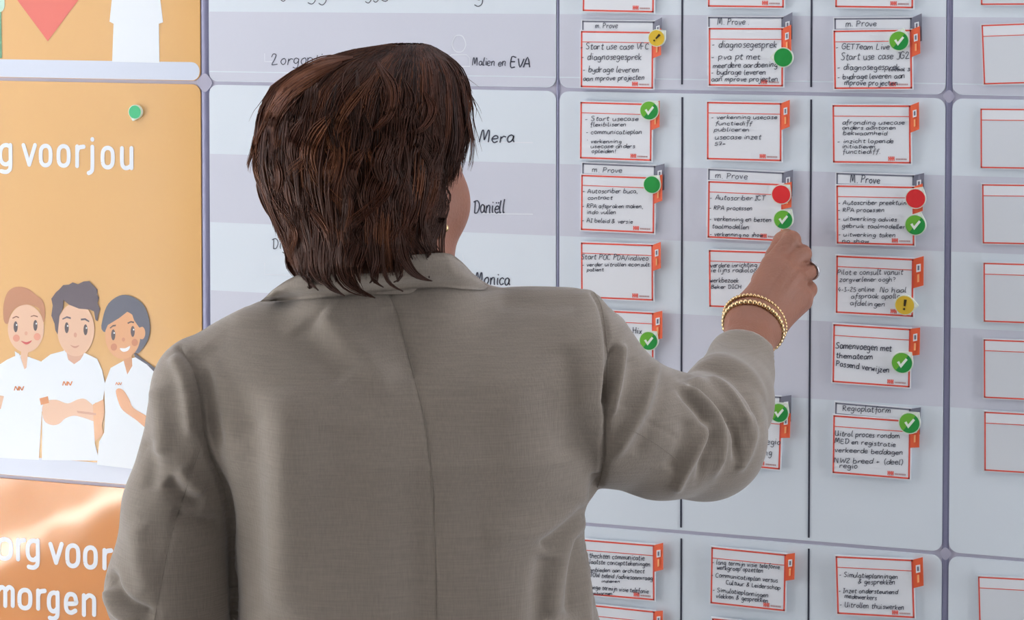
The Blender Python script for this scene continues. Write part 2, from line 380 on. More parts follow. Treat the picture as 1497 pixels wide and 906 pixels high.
printed('printed_nurse', 'A1', [
 ([(185, 415), (225, 385), (290, 368), (360, 372), (430, 405), (452, 455), (466, 520), (455, 590), (420, 600), (418, 700), (420, 780), (440, 855), (186, 852), (188, 640), (168, 560)], SH, False),
 ([(300, 350), (365, 350), (366, 402), (340, 426), (312, 424), (298, 390)], (220, 172, 146)),
 (ell(336, 276, 82, 118), SK),
 ([(242, 250), (228, 215), (234, 170), (228, 140), (248, 112), (262, 100), (280, 80), (305, 78), (322, 68), (345, 76), (370, 64), (395, 62), (414, 82), (432, 100), (430, 122), (438, 135), (432, 160), (443, 185), (434, 215), (432, 240), (422, 232), (416, 196), (398, 188), (350, 184), (305, 166), (282, 146), (280, 180), (264, 216), (256, 298), (246, 280)], (96, 84, 92), False),
 ([(276, 228), (296, 217), (314, 222), (314, 230), (296, 225), (278, 233)], (96, 84, 92), False), ([(358, 228), (378, 226), (396, 238), (394, 244), (376, 234), (359, 236)], (96, 84, 92), False),
 *eye(296, 268), *eye(379, 277), (ell(334, 300, 7, 11), (216, 160, 136)),
 ([(312, 344), (332, 350), (352, 345), (340, 356), (326, 356)], (206, 150, 128)),
 ([(286, 366), (304, 410), (328, 428), (322, 440), (292, 420), (276, 378)], SH, False), ([(372, 384), (356, 410), (330, 428), (350, 440), (386, 400)], SH, False),
 ([(188, 622), (205, 592), (250, 586), (300, 602), (345, 584), (375, 582), (400, 600), (430, 630), (426, 680), (380, 668), (330, 656), (290, 668), (262, 692), (228, 697), (196, 676)], SK),
 ([(412, 606), (458, 584), (463, 650), (450, 700), (460, 736), (420, 770), (415, 690)], (232, 176, 132), False),
 ([(340, 634), (395, 640), (426, 646), (424, 654), (390, 650), (345, 644)], (208, 156, 132), False),
 ([(176, 580), (213, 570), (218, 600), (182, 609)], (214, 138, 84), False), *mono(278, 504, 1.9)], Q, -.0008)
printed('printed_nurse', 'A1', [
 ([(596, 380), (640, 412), (690, 448), (712, 480), (706, 500), (680, 470), (630, 430), (600, 400)], (82, 80, 92)),
 ([(458, 285), (456, 225), (480, 162), (530, 126), (580, 128), (630, 160), (655, 210), (664, 270), (655, 320), (630, 362), (600, 380), (560, 300)], (96, 98, 112)),
 ([(462, 520), (490, 445), (545, 415), (600, 398), (650, 430), (690, 470), (704, 500), (665, 590), (640, 740), (600, 892), (430, 872), (440, 770), (462, 730), (466, 640)], SH, False),
 ([(545, 400), (584, 395), (586, 436), (564, 474), (552, 430)], (216, 158, 116), False),
 (ell(628, 291, 15, 28), (226, 168, 122)), (ell(544, 300, 78, 106), (226, 168, 122)),
 ([(458, 285), (456, 225), (482, 165), (530, 132), (582, 134), (626, 162), (646, 215), (640, 262), (616, 266), (594, 235), (578, 186), (530, 224), (478, 256), (466, 284)], (96, 98, 112), False),
 ([(486, 268), (500, 256), (514, 254), (513, 261), (500, 263), (489, 272)], (90, 74, 70), False), ([(564, 246), (580, 238), (594, 241), (593, 248), (580, 245), (567, 251)], (90, 74, 70), False),
 *eye(502, 299), *eye(588, 284), (ell(505, 353, 14, 16), (204, 136, 98)), (ell(597, 333, 14, 16), (204, 136, 98)),
 ([(532, 358), (555, 358), (576, 348), (570, 366), (552, 374), (538, 370)], (250, 250, 250)),
 (ell(547, 320, 7, 9), (208, 144, 106)),
 ([(514, 548), (526, 535), (548, 545), (572, 582), (592, 622), (662, 668), (656, 714), (600, 672), (545, 632), (524, 592)], (224, 164, 122)),
 *mono(513, 508, 1.2)], Q, -.0012)
P0 = (0, 0, 3.7425)
printed('printed_heart', 'A0', [([(262, 225), (430, 0), (470, -90), (440, -190), (360, -215), (285, -170), (262, -120), (235, -170), (160, -215), (80, -185), (55, -90), (95, 0)], (226, 112, 98), False)], P0)
printed('printed_torso', 'A0', [([(614, 338), (622, 130), (600, 118), (612, 0), (620, -120), (680, -200), (800, -200), (868, -120), (878, 0), (893, 122), (870, 130), (873, 344)], SH, False)], P0)
printed('printed_arm', 'A0', [([(-60, 60), (8, 66), (11, 318), (-60, 318)], (104, 156, 120), False), ([(-60, -60), (14, -20), (26, 20), (20, 52), (0, 66), (-60, 66)], (190, 222, 205))], P0)
# rounded poster lettering
PG = {'o': (7.4, [('c', '0,2.6 0,7.4 1.2,9.4 3.2,10 5.2,9.4 6.4,7.4 6.4,2.6 5.2,.6 3.2,0 1.2,.6')]), 'v': (7, [('p', '0,10 3.1,0 6.2,10')]),
 'r': (4.6, [('p', '0,0 0,10'), ('s', '0,7 1,9.3 3.9,9.9')]), 'j': (2.6, [('s', '1.2,10 1.2,0 .6,-2.2 -.8,-3'), ('p', '1.2,13.6 1.2,13.8')]),
 'u': (7.2, [('s', '0,10 0,3 1,.6 3,0 5.4,.8 6.2,2'), ('p', '6.2,10 6.2,0')]),
 'g': (7.4, [('s', '6.2,9 4,10 1.4,9.4 0,7 0,3 1.4,.6 4,0 6.2,1.6'), ('s', '6.2,10 6.2,-1 5,-3.4 3,-4 .6,-3.6')]),
 'm': (11, [('p', '0,10 0,0'), ('s', '0,8 2.4,10 4.6,9 5,7 5,0'), ('s', '5,8 7.4,10 9.6,9 10,7 10,0')]), 'n': (7.2, [('p', '0,10 0,0'), ('s', '0,8 3,10 5.6,9 6.2,7 6.2,0')]),
 'e': (7.2, [('s', '6,1 3.4,0 1,.8 0,3 0,7 1.2,9.4 3.2,10 5.4,9.2 6.3,7 6.1,5 0,4.8')])}
def poster_text(key, letters, w, m):               # letters: (char, x0, x1, ybase, ytop) centre-line box in photo pixels
    parts = []; cnt = [0]
    def add(pts, caps=True):
        cnt[0] += 1; V, Fc = ribbon(pts, w/1130, -.0004-.000008*cnt[0], False); parts.append((V, Fc))
        if caps:
            for p in (pts[0], pts[-1]):
                cnt[0] += 1; y = -.0004-.000008*cnt[0]; R = w/2260
                parts.append(([(p[0]+R*math.cos(-a*PI/8), y, p[1]-R*math.sin(-a*PI/8)) for a in range(16)], [tuple(range(16))]))
    for i, (c, x0, x1, yb, yt) in enumerate(letters):
        wd_ = PG[c][0]-.95 if c != 'j' else 2.4
        for kind, s in PG[c][1]:
            P = [tuple(float(v) for v in q.split(',')) for q in s.split()]
            if kind == 'c': P = crom(P, 4, True); P.append(P[0])
            elif kind == 's': P = crom(P, 6)
            pts = []
            for p in P:
                q = bp(x0+(x1-x0)*p[0]/wd_, yb+(yt-yb)*p[1]/10); pts.append((q[0], q[2]))
            if c == 'v': add(pts[:2]); add(pts[1:])
            else: add(pts, kind != 'c')
    V, Fc, _ = merge(parts)
    V = np.array(V)
    Fc = [f if sum(V[f[k]][0]*V[f[(k+1) % len(f)]][2]-V[f[(k+1) % len(f)]][0]*V[f[k]][2] for k in range(len(f))) > 0 else f[::-1] for f in Fc]
    return mk('poster_lettering', V, Fc, m, PN[key])
w = 6.6
for key, ww, L_ in (('A1', w, [('g', 1, 16, 240, 212)]), ('A1', w, [('v', 34.5, 51, 240.5, 212), ('o', 60, 74, 241.5, 213), ('o', 86, 100.5, 242, 213.5), ('r', 113, 122, 242.5, 214)]),
    ('A1', w, [('j', 132, 138.5, 244, 214.5), ('o', 150.5, 165, 244.5, 216), ('u', 178.5, 192.5, 245.5, 216.5)]),
    ('A2', w+.6, [('o', -2, 16, 816, 788), ('r', 26.5, 35, 817, 789), ('g', 41, 56, 818, 790)]), ('A2', w+.6, [('v', 74, 90, 822, 795), ('o', 99, 114.5, 827, 797), ('o', 125, 140, 829, 800), ('r', 153, 162, 830, 804)]),
    ('A2', w+.6, [('m', -3, 19, 885, 858), ('o', 29, 44.5, 888.5, 862), ('r', 56, 65, 889, 863), ('g', 72, 85, 893, 866), ('e', 97, 111, 895, 868), ('n', 123, 138, 898, 870)])):
    poster_text(key, L_, ww, M_pwhite)

# ================================================================ cards on the board
M_card = mat('card_white', (234, 237, 243), .5)
M_card2 = mat('card_blank_grey', (222, 227, 234), .45)
M_red = mat('card_border_red', (224, 84, 70), .5)
M_gry = mat('card_border_grey', (116, 118, 134), .5)
M_tab = mat('tab_orange', (232, 98, 58), .5)
M_tabt = mat('tab_small_print', (245, 175, 120), .5)
M_logo = mat('logo_print_red', (228, 106, 96), .5)
M_logot = mat('logo_print_grey', (190, 150, 150), .5)
def card(name, label, group, TL, TR, BR, BL, tabs, lines, title=False, blank=False, yb=-.0025, cat='card', logo=True, xh=None):
    """a magnetic paper card; corners of its coloured frame in photo pixels; tabs = (reach, top offset, height)"""
    yf = yb-.0018
    c = [bp(*p, yf) for p in (TL, TR, BR, BL)]
    W = (np.linalg.norm(c[1]-c[0])+np.linalg.norm(c[2]-c[3]))/2; H = (np.linalg.norm(c[3]-c[0])+np.linalg.norm(c[2]-c[1]))/2
    e1 = (c[1]-c[0]+c[2]-c[3]); e1 /= np.linalg.norm(e1); e2 = (c[3]-c[0]+c[2]-c[1]); e2 = e2-e1*np.dot(e1, e2); e2 /= np.linalg.norm(e2)
    m0 = sum(c)/4; ctr = m0; t = thing(name, (m0[0], 0, m0[2]), label, cat, group)
    def P(u, v):                                   # metres right / down from the frame's top left corner
        q = ctr+e1*(u-W/2)+e2*(v-H/2); return (q[0], q[2])
    k = 1/1165.; mg = .0013
    V, Fc = prism([P(-mg, -mg), P(W+mg, -mg), P(W+mg, H+mg), P(-mg, H+mg)], yf, yb)
    mk('sheet', V, Fc, M_card2 if blank else M_card, t)
    bw = .0019 if not blank else .0016
    bm = M_gry if title else M_red
    fr = []
    for (a, b, c_, d) in ((0, 0, W, bw), (0, H-bw, W, H), (0, 0, bw, H), (W-bw, 0, W, H)):
        fr.append(prism([P(a, b), P(c_, b), P(c_, d), P(a, d)], yf-.0002, yf))
    V, Fc, _ = merge(fr); mk('border', V, Fc, bm, t)
    hh = H*.185
    if blank:
        V, Fc = prism([P(bw, bw), P(W-bw, bw), P(W-bw, hh), P(bw, hh)], yf-.0001, yf); mk('heading_strip', V, Fc, M_card, t)
    V, Fc = prism([P(bw, hh), P(W-bw, hh), P(W-bw, hh+.0009), P(bw, hh+.0009)], yf-.00025, yf); mk('heading_line', V, Fc, bm, t)
    if tabs:
        dx, up, ht = tabs; dx *= k*1.05; up *= k; ht *= k
        V, Fc = prism([P(W, .0), P(W+dx, -up), P(W+dx, ht-up), P(W, ht)], yf-.0004, yf+.0008)
        V = [(x, y-(.0022 if x > P(W, 0)[0]+dx*.5 else 0), z) for x, y, z in V]      # the tab lifts a little towards its free edge
        tb = mk('tab', V, Fc, M_gry if title else M_tab, t)
        u0 = W+dx*.3; V, Fc = prism([P(u0, ht*.18), P(u0+dx*.42, ht*.14), P(u0+dx*.42, ht*.4), P(u0, ht*.44)], yf-.0029, yf-.001); mk('tab_label', V, Fc, M_card, tb)
        V, Fc = prism([P(u0+dx*.12, ht*.21), P(u0+dx*.3, ht*.2), P(u0+dx*.3, ht*.36), P(u0+dx*.12, ht*.37)], yf-.0030, yf-.001)
        mk('tab_icon', V, Fc, M_gry, tb)
        if not title:
            V, Fc = prism([P(u0+dx*.1, ht*.52), P(u0+dx*.28, ht*.5), P(u0+dx*.28, ht*.76), P(u0+dx*.1, ht*.78)], yf-.0029, yf-.001); mk('tab_print', V, Fc, M_tabt, tb)
    if logo and not title and not blank:
        u = W-31*k; v = H-9.5*k; a = k
        sh = []
        for du in (0, 2.4, 4.8, 7.0): sh.append(prism([P(u+du*a, v), P(u+(du+1.5)*a, v), P(u+(du+1.5)*a, v+6*a), P(u+du*a, v+6*a)], yf-.0003, yf))
        sh.append(prism([P(u, v+1.8*a), P(u+8.5*a, v+1.8*a), P(u+8.5*a, v+4*a), P(u, v+4*a)], yf-.00028, yf))
        V, Fc, _ = merge(sh); mk('logo', V, Fc, M_logo, t)
        sh = []; x = 10.5
        while x < 25: sh.append(prism([P(u+x*a, v+2.6*a), P(u+(x+1.1)*a, v+2.6*a), P(u+(x+1.1)*a, v+4.8*a), P(u+x*a, v+4.8*a)], yf-.0003, yf)); x += 1.7
        V, Fc, _ = merge(sh); mk('logo_print', V, Fc, M_logot, t)
    if lines:
        write(t, lines, yf-.0005, (.88 if xh is None else xh*.74))
    return t
def LN(T, items):                                   # text lines given in crop coordinates
    out = []
    for s in items:
        text, x0, x1, yb_, xh = s[:5]; dy = s[5] if len(s) > 5 else 0
        out.append((text, T[0]+x0/T[2], T[0]+x1/T[2], T[1]+(yb_-dy/2)/T[2], T[1]+(yb_+dy/2)/T[2], xh/T[2]))
    return out
C5 = (820, 0, 3.774); C6 = (1180, 0, 3.776); C7 = (820, 220, 3.774); C8 = (1180, 220, 3.776); CR = (1180, 440, 3.2366); CS = (840, 720, 4.158); CU = (1180, 720, 4.722); CA = (840, 400, 2.664)
G1, G2, G3 = 'red-framed cards on the board', 'grey title cards behind red-framed cards', 'blank red-framed cards on the right panel'
tb = (11.5, 5, 38)
# title cards (stand behind the red ones)
card('title_card', 'grey title card reading m. Prove above the VFC card, left column top', G2, (851, 30), (956.5, 31.5), (956.5, 113), (851, 111.5), (11, 6, 38), LN(C5, [('m. Prove', 190, 315, 155, 17)]), True, yb=-.0008)
card('title_card', 'grey title card reading M. Prove. above the diagnosegesprek card with green dot, middle column', G2, (1035.4, 24.4), (1144.6, 25.2), (1144.6, 110), (1035.4, 109), (13, 7, 38), LN(C5, [('M. Prove .', 865, 1040, 136, 20)]), True, yb=-.0008)
card('title_card', 'grey title card reading m. Prove at the top of the right column', G2, (1220, 26.5), (1333, 26), (1333, 111), (1220, 111), (13.5, 6, 38), LN(C6, [('m. Prove', 212, 385, 145, 20)]), True, yb=-.0008)
card('title_card', 'grey title card reading m. Prove above the buca contract card', G2, (851, 238), (957.5, 242.5), (957.5, 325), (851, 320), (13.5, 4, 38), LN(C7, [('m. Prove', 175, 340, 120, 17, 4)]), True, yb=-.0008)
card('title_card', 'grey title card reading m. Prove above the red magnet near the fingertips', G2, (1034.6, 246.5), (1144.6, 252.3), (1144.6, 336), (1034.6, 330), (13, 5, 38), LN(C7, [('m. Prove', 852, 1030, 153, 18, 5)]), True, yb=-.0008)
card('title_card', 'grey title card reading M. Prove above the red magnet in the right column', G2, (1222.4, 252.3), (1335.7, 256.5), (1335.7, 341), (1222.4, 337), (13.5, 4, 38), LN(C8, [('M. Prove', 238, 402, 177, 22, 3)]), True, yb=-.0008, xh=1.4)
card('title_card', 'grey title card at the right of the sleeve, above the card ending leiding', G2, (1036, 572), (1141, 580), (1141, 664), (1036, 656), (14.5, 4, 38), [], True, yb=-.0008)
card('title_card', 'grey title card reading Regioplatform', G2, (1220, 587.7), (1330, 597.6), (1330, 682), (1220, 672), (13.5, 4, 38), LN(CR, [('Regioplatform', 168, 395, 521, 16, 10)]), True, yb=-.0008, xh=1.3)
yF = -.0035
def rc(label, TL, TR, BR, BL, lines, tabs=tb, **k): return card('task_card', label, G1, TL, TR, BR, BL, tabs, lines, yb=yF, **k)
rc('card cut by the top edge of the frame in the left column', (852, -68), (956, -66), (956.5, 18), (853, 16.4), [], None)
rc('card cut by the top edge of the frame in the middle column', (1035, -73), (1146, -72), (1146.5, 11), (1036, 10), [], None)
rc('card cut by the top edge of the frame in the right column', (1221, -73), (1335, -72), (1335.7, 12), (1222.4, 10.6), [], None)
rc('card reading Start use case VFC with the yellow magnet at its corner', (848.6, 45), (955, 47), (954.6, 129.3), (849.7, 127.7), LN(C5, [('- Start use case VFC', 112, 490, 271, 20), ('- diagnosegesprek', 118, 450, 328, 20), ('- bydrage leveren', 125, 435, 397, 18), ('aan mprove projecten', 128, 465, 441, 16, -8)]), xh=1.3)
rc('card reading diagnosegesprek and pva pt met under a plain green magnet', (1036.5, 41), (1144.6, 41), (1144.6, 126.7), (1036, 125), LN(C5, [('- diagnosegesprek', 838, 1195, 262, 22), ('- pva pt met', 832, 1105, 326, 18), ('meerdere aardoening', 842, 1198, 371, 17, -6), ('- bydrage leveren', 832, 1135, 410, 17), ('aan mprove projecten', 835, 1200, 447, 16)]), xh=1.3)
rc('card reading Start use case JGZ under a green tick magnet', (1218.4, 44.5), (1332.3, 43.7), (1333.6, 129.2), (1220, 130.3), LN(C6, [('- GETTeam Live', 158, 458, 271, 18), ('Start use case JGZ', 190, 570, 327, 22, -6), ('- diagnosegesprek', 168, 512, 384, 18), ('totaal 3', 448, 570, 390, 10), ('- bydrage leveren aan', 168, 542, 433, 17, -8), ('mprove projecten', 208, 500, 469, 17)]), xh=1.3)
rc('card reading Start usecase flexibiliseren and communicatieplan', (848, 149), (952.5, 151.6), (952.5, 235.3), (848.6, 231.3), LN(C5, [('- Start usecase', 138, 432, 664, 14), ('flexibiliseren', 168, 365, 694, 12), ('- communicatieplan', 142, 452, 737, 14), ("' verkenning", 148, 340, 787, 12), ('usecase anders', 170, 415, 814, 12), ('opleiden!', 175, 310, 841, 12)]))
rc('card reading verkenning usecase and usecase inzet 57', (1033.6, 149), (1142, 150.5), (1142.7, 235.8), (1033.6, 232.6), LN(C5, [('- verkenning usecase', 832, 1195, 655, 13), ('functiediff', 855, 1058, 688, 12), ('publiceren', 848, 1045, 722, 12), ('usecase inzet', 855, 1108, 766, 15), ('57+', 853, 915, 800, 12)]))
rc('card reading afronding usecase anders aantonen bekwaamheid', (1216.5, 153.6), (1331, 154), (1331.5, 239), (1218.4, 237.5), LN(C6, [('afronding usecase', 195, 540, 685, 14), ('anders aantonen', 195, 492, 713, 12), ('bekwaamheid', 200, 445, 743, 13), ('- inzicht lopende', 168, 478, 787, 13), ('initiatieven', 195, 380, 815, 12), ('functiediff.', 198, 408, 845, 14)]))
rc('card reading Autoscriber buca contract under a plain green magnet', (850.5, 254.4), (956.5, 260.3), (956.5, 340), (848.6, 337), LN(C7, [('- Autoscriber buca,', 125, 430, 232, 14), ('contract', 152, 288, 267, 12), ('- RPA afspraken maken,', 122, 458, 314, 13, 4), ('indo vullen', 150, 310, 347, 13), ('- AI beleid & versie', 122, 400, 396, 13, 8)]))
rc('card reading Autoscriber ICT just above the reaching fingers', (1035, 264.5), (1144.6, 269), (1143.8, 352.5), (1035, 347.2), LN(C7, [('- Autoscriber ICT', 825, 1130, 270, 15, 3), ('- RPA processen', 822, 1060, 325, 14, 3), ('- verkenning en besten', 822, 1165, 387, 14, 6), ('taalmodellen', 838, 1042, 428, 14, 6), ('- verkenning no show', 825, 1118, 470, 13, 6)]), tabs=(12, 4, 36))
rc('card reading Autoscriber preektuin and RPA processen in the right column', (1223, 270.3), (1336, 273.5), (1336.8, 358.2), (1223, 356.4), LN(C8, [('- Autoscriber preektuin', 172, 550, 296, 14), ('- RPA processen', 172, 428, 335, 13), ('- uitwerking advies', 172, 498, 385, 13, 6), ('gebruik taalmodellen', 195, 548, 425, 13, 6), ('- uitwerking taken', 172, 490, 472, 13, 6), ('no show', 195, 345, 505, 12)]))
rc('card reading Start POC above the raised shoulder', (849, 354.3), (954.3, 357.8), (955, 439.4), (850, 435), LN(C7, [('Start POC PDA/indiveo', 118, 488, 600, 17, 8), ('- verder uitrollen econsult', 122, 495, 635, 12), ('patient', 148, 242, 662, 11)]))
rc('card reading verdere inrichting partly covered by the hand', (1036.5, 365.2), (1145, 369), (1143, 452), (1036.7, 448.4), LN(C7, [('verdere inrichting', 828, 1085, 640, 15), ('ie lijns radiologie', 832, 1110, 667, 14), ('werkbezoek', 825, 985, 724, 15), ('Beker DICH', 832, 1000, 757, 12)]), tabs=None)
rc('card reading Pilot e consult with the yellow exclamation magnet', (1222.4, 372.8), (1335.7, 379), (1334.5, 462.5), (1222.3, 457.6), LN(C8, [('Pilot e consult vanuit', 168, 530, 681, 17), ('zorgverlener oogh?', 180, 490, 719, 14), ('4-3-25 online', 172, 372, 774, 15), ('No haal', 402, 550, 778, 17), ('afspraak apollo', 245, 515, 811, 15), ('afdelingen', 238, 432, 853, 15, 8)]), tabs=(13.5, 5, 41))
rc('card reading Samenvoegen met themateam, Passend verwijzen', (1217.7, 474), (1331.4, 480.2), (1329.8, 566.7), (1217.7, 558), LN(CR, [('Samenvoegen met', 138, 402, 226, 18, 14), ('themateam', 138, 312, 268, 15, 6), ('Passend verwijzen', 138, 390, 318, 15, 34)]), tabs=(12.5, 3, 38), xh=1.5)
rc('card reading Bs & Hix in the gap above the sleeve', (848, 451), (954.5, 458.2), (956, 540), (850, 536), LN(CA, [('Bs & Hix', 168, 265, 230, 14)]), tabs=(13, 4, 40), xh=1.4)
rc('card ending regio and leiding, right beside the bent elbow', (1034, 594), (1141.4, 604.6), (1141.4, 686), (1034, 676), LN(CA, [('NW2+regio', 660, 805, 660, 14, 2), ('leiding', 690, 770, 703, 14)]), tabs=(12.5, 2, 35))
rc('card reading Uitrol proces rondom below the Regioplatform title', (1217.7, 606.8), (1330.8, 614.6), (1330.5, 700.5), (1217.7, 690.9), LN(CR, [('Uitrol proces rondom', 135, 440, 638, 14, 12), ('MED en registratie', 133, 420, 675, 13, 18), ('verkeerde beddagen', 133, 455, 715, 13, 14), ('NW2 breed + (deel)', 130, 455, 763, 14, 10), ('regio', 155, 240, 785, 13, 4)]), tabs=(12, 2, 38), xh=1.3)
rc('card reading communicatie and concepttekeningen beside the jacket hem', (846, 788), (956.6, 796.5), (956.6, 877.5), (850, 868), LN(CS, [('thechten communicatie', 95, 430, 396, 18, 16), ('laatste concepttekeningen', 95, 465, 432, 16, 16), ('anbieden aan architect', 95, 430, 476, 14, 8), ('TOW beleid /adviesaanvraag', 100, 480, 514, 15, 20), ('indienen', 170, 280, 538, 10), ('lange termijn visie telefonie', 95, 455, 590, 15, 28), ('ontvormen', 110, 235, 613, 11)]), tabs=(13, 5, 39), xh=1.2)
rc('card reading lang termijn visie telefonie at the bottom of the middle column', (1039, 799.4), (1149, 810.2), (1147.4, 893.2), (1039.6, 881.6), LN(CS, [('- lang termijn visie telefonie', 840, 1252, 440, 16, 30), ('werkgroep opzetten', 868, 1150, 468, 16, 20), ('- Communicatieplan versus', 835, 1240, 520, 16, 36), ('Cultuur & Leiderschap', 925, 1255, 565, 15, 32), ('- Simulatieplanningen', 845, 1182, 610, 16, 36), ('vlekken & gesprekken', 865, 1180, 645, 16, 30)]), tabs=(12.5, 4, 38), xh=1.2)
rc('card reading Simulatieplanningen and thuiswerken at the bottom of the right column', (1221.7, 812.8), (1335.7, 818), (1335.7, 903.2), (1224, 896.8), LN(CU, [('- Simulatieplanningen', 225, 628, 578, 19, 14), ('& gesprekken', 355, 610, 622, 20, 6), ('- Inzet ondersteunend', 218, 628, 685, 18, 10), ('medewerkers', 260, 485, 725, 18, 16), ('- Uitrollen thuiswerken', 228, 672, 788, 20, 22)]), tabs=(13.5, 5, 40), xh=1.25)
rc('card cut by the bottom edge of the frame beside the jacket', (848, 881), (956.6, 894.4), (956.6, 976), (850, 966), [], tabs=(12, 3, 38))
rc('card just peeking in at the bottom edge of the frame, middle column', (1040.8, 903.3), (1149, 914), (1149, 997), (1041, 986), [], tabs=None)
bl = [((1434, -76), (1434, 7.4), -.5, 'topmost blank card on the right panel, cut by the top edge'), ((1435.6, 36.3), (1437.7, 123.7), -2, 'blank card on the right panel just above the panel gap'),
 ((1433, 158.4), (1434, 245.7), .8, 'first blank card below the upper panel gap on the right panel'), ((1435.5, 269), (1437, 355.9), 1, 'second blank card below the upper panel gap on the right panel'),
 ((1437, 383.7), (1439, 470.3), 2, 'third blank card below the upper panel gap on the right panel'), ((1438.3, 495.6), (1438.3, 581.5), 2.6, 'fourth blank card below the upper panel gap on the right panel'),
 ((1439.5, 601.3), (1438.6, 687.8), 3.4, 'lowest blank card above the lower panel gap on the right panel'), ((1431, 842.2), (1431, 929), 3.4, 'blank card in the bottom right corner of the frame')]
for (a, b, dy, lab) in bl:
    card('blank_card', lab, G3, a, (a[0]+120, a[1]+dy*2), (b[0]+120, b[1]+dy*2), b, None, [], blank=True, yb=-.0012)

# ================================================================ magnets
M_mw = mat('magnet_rim_white', (228, 236, 222), .35)
M_g1 = mat('magnet_green', (44, 150, 72), .3); M_g2 = mat('magnet_light_green', (112, 184, 64), .3); M_mint = mat('magnet_mint', (70, 190, 130), .3)
M_y = mat('magnet_yellow', (226, 190, 66), .3); M_r = mat('magnet_red', (222, 56, 60), .3); M_dk = mat('magnet_dark_mark', (62, 52, 32), .4); M_tick = mat('magnet_tick', (240, 246, 238), .35)
def magnet(label, cx, cy, r, ang, kind, y0=-.0062):
    c = bp(cx, cy, y0); k = 1/1170.; R = r*k; t = thing('status_magnet', (c[0], 0, c[2]), label, 'magnet', 'round magnets on the board')
    def drop(R_, tip, n=36):
        P = []
        for i in range(n):
            a = ang+i*2*PI/n; d = (i*2*PI/n+PI) % (2*PI)-PI
            rr = R_
            if abs(d) < .72: rr = min(R_*tip, R_*math.cos(.72)/max(math.cos(.72-abs(d)), .1)*(1/math.cos(.72)))
            P.append((c[0]+rr*math.cos(a), c[2]+rr*math.sin(a)))
        return P
    V, Fc = prism(drop(R*1.1, 1.36), y0-.0028, y0+.0022); mk('rim', V, Fc, M_mw, t)
    col = {'tick': M_g1, 'green': M_g1, 'mint': M_mint, 'yellow': M_y, 'red': M_r}[kind]
    circ = [(c[0]+R*math.cos(i*2*PI/32), c[2]+R*math.sin(i*2*PI/32)) for i in range(32)]
    V, Fc = prism(circ, y0-.0032, y0-.0026); mk('face', V, Fc, col, t)
    if kind == 'tick':
        half = [(c[0]+R*.97*math.cos(a), c[2]+R*.97*math.sin(a)) for a in np.linspace(.9, .9+PI, 17)]
        V, Fc = prism(half, y0-.0033, y0-.003); mk('light_half', V, Fc, M_g2, t)
        p = [(-.5, .05), (-.28, .18), (-.12, -.12), (.38, .5), (.56, .34), (-.1, -.52)]
        V, Fc = prism([(c[0]+a*R, c[2]+b*R) for a, b in p], y0-.0036, y0-.0032); mk('tick', V, Fc, M_tick, t)
    if kind == 'yellow':
        tl = -.75 if cx < 1000 else -.12
        def rot(a, b): return (c[0]+R*(a*math.cos(tl)-b*math.sin(tl)), c[2]+R*(a*math.sin(tl)+b*math.cos(tl)))
        parts = [prism([rot(-.1, -.1), rot(.1, -.1), rot(.15, .62), rot(-.15, .62)], y0-.0036, y0-.0032), prism([rot(.12*math.cos(a*PI/4), -.42+.12*math.sin(a*PI/4)) for a in range(8)], y0-.0036, y0-.0032)]
        V, Fc, _ = merge(parts); mk('exclamation_mark', V, Fc, M_dk, t)
    # small pale dot in the pointed corner
    q = (c[0]+1.12*R*math.cos(ang), c[2]+1.12*R*math.sin(ang)); V, Fc = prism([(q[0]+.17*R*math.cos(a*PI/4), q[1]+.17*R*math.sin(a*PI/4)) for a in range(8)], y0-.0031, y0-.0027); mk('corner_dot', V, Fc, M_tick, t)
q = PI/4
magnet('yellow magnet with a slanted exclamation mark on the VFC card', 960.5, 55.5, 11.5, .7, 'yellow')
magnet('plain green magnet pointing left, middle column top', 1145.4, 83.8, 13, PI, 'green')
magnet('green tick magnet on the JGZ card, right column top', 1314.5, 59.6, 13, 1.25, 'tick')
magnet('green tick magnet on the flexibiliseren card', 949.8, 161.3, 13, .75, 'tick')
magnet('plain green magnet on the buca contract card', 953.8, 269.5, 12, .9, 'green')
magnet('red magnet in the middle column above the fingertips', 1142.5, 283.8, 13, .85, 'red')
magnet('green tick magnet held at the fingertips', 1145.4, 320.5, 13, .9, 'tick')
magnet('red magnet in the right column', 1338.8, 289.8, 13.2, 1.05, 'red')
magnet('green tick magnet just below the red one in the right column', 1338.4, 328.3, 13.6, 1.2, 'tick')
magnet('yellow exclamation magnet pointing right on the Pilot card', 1323, 445.4, 13, 0, 'yellow')
magnet('green tick magnet on the Samenvoegen card', 1319, 529.6, 14, .85, 'tick')
magnet('green tick magnet on the Regioplatform card', 1329.8, 617.7, 14, .85, 'tick')
magnet('green tick magnet on the Bs & Hix card', 948.9, 497.6, 13, .85, 'tick')
magnet('green tick magnet right of the elbow', 1139.2, 602.7, 13, .85, 'tick')
magnet('mint green magnet alone on the orange poster above the word jou', 198.6, 163.5, 10.3, -1.85, 'mint', -.0024)
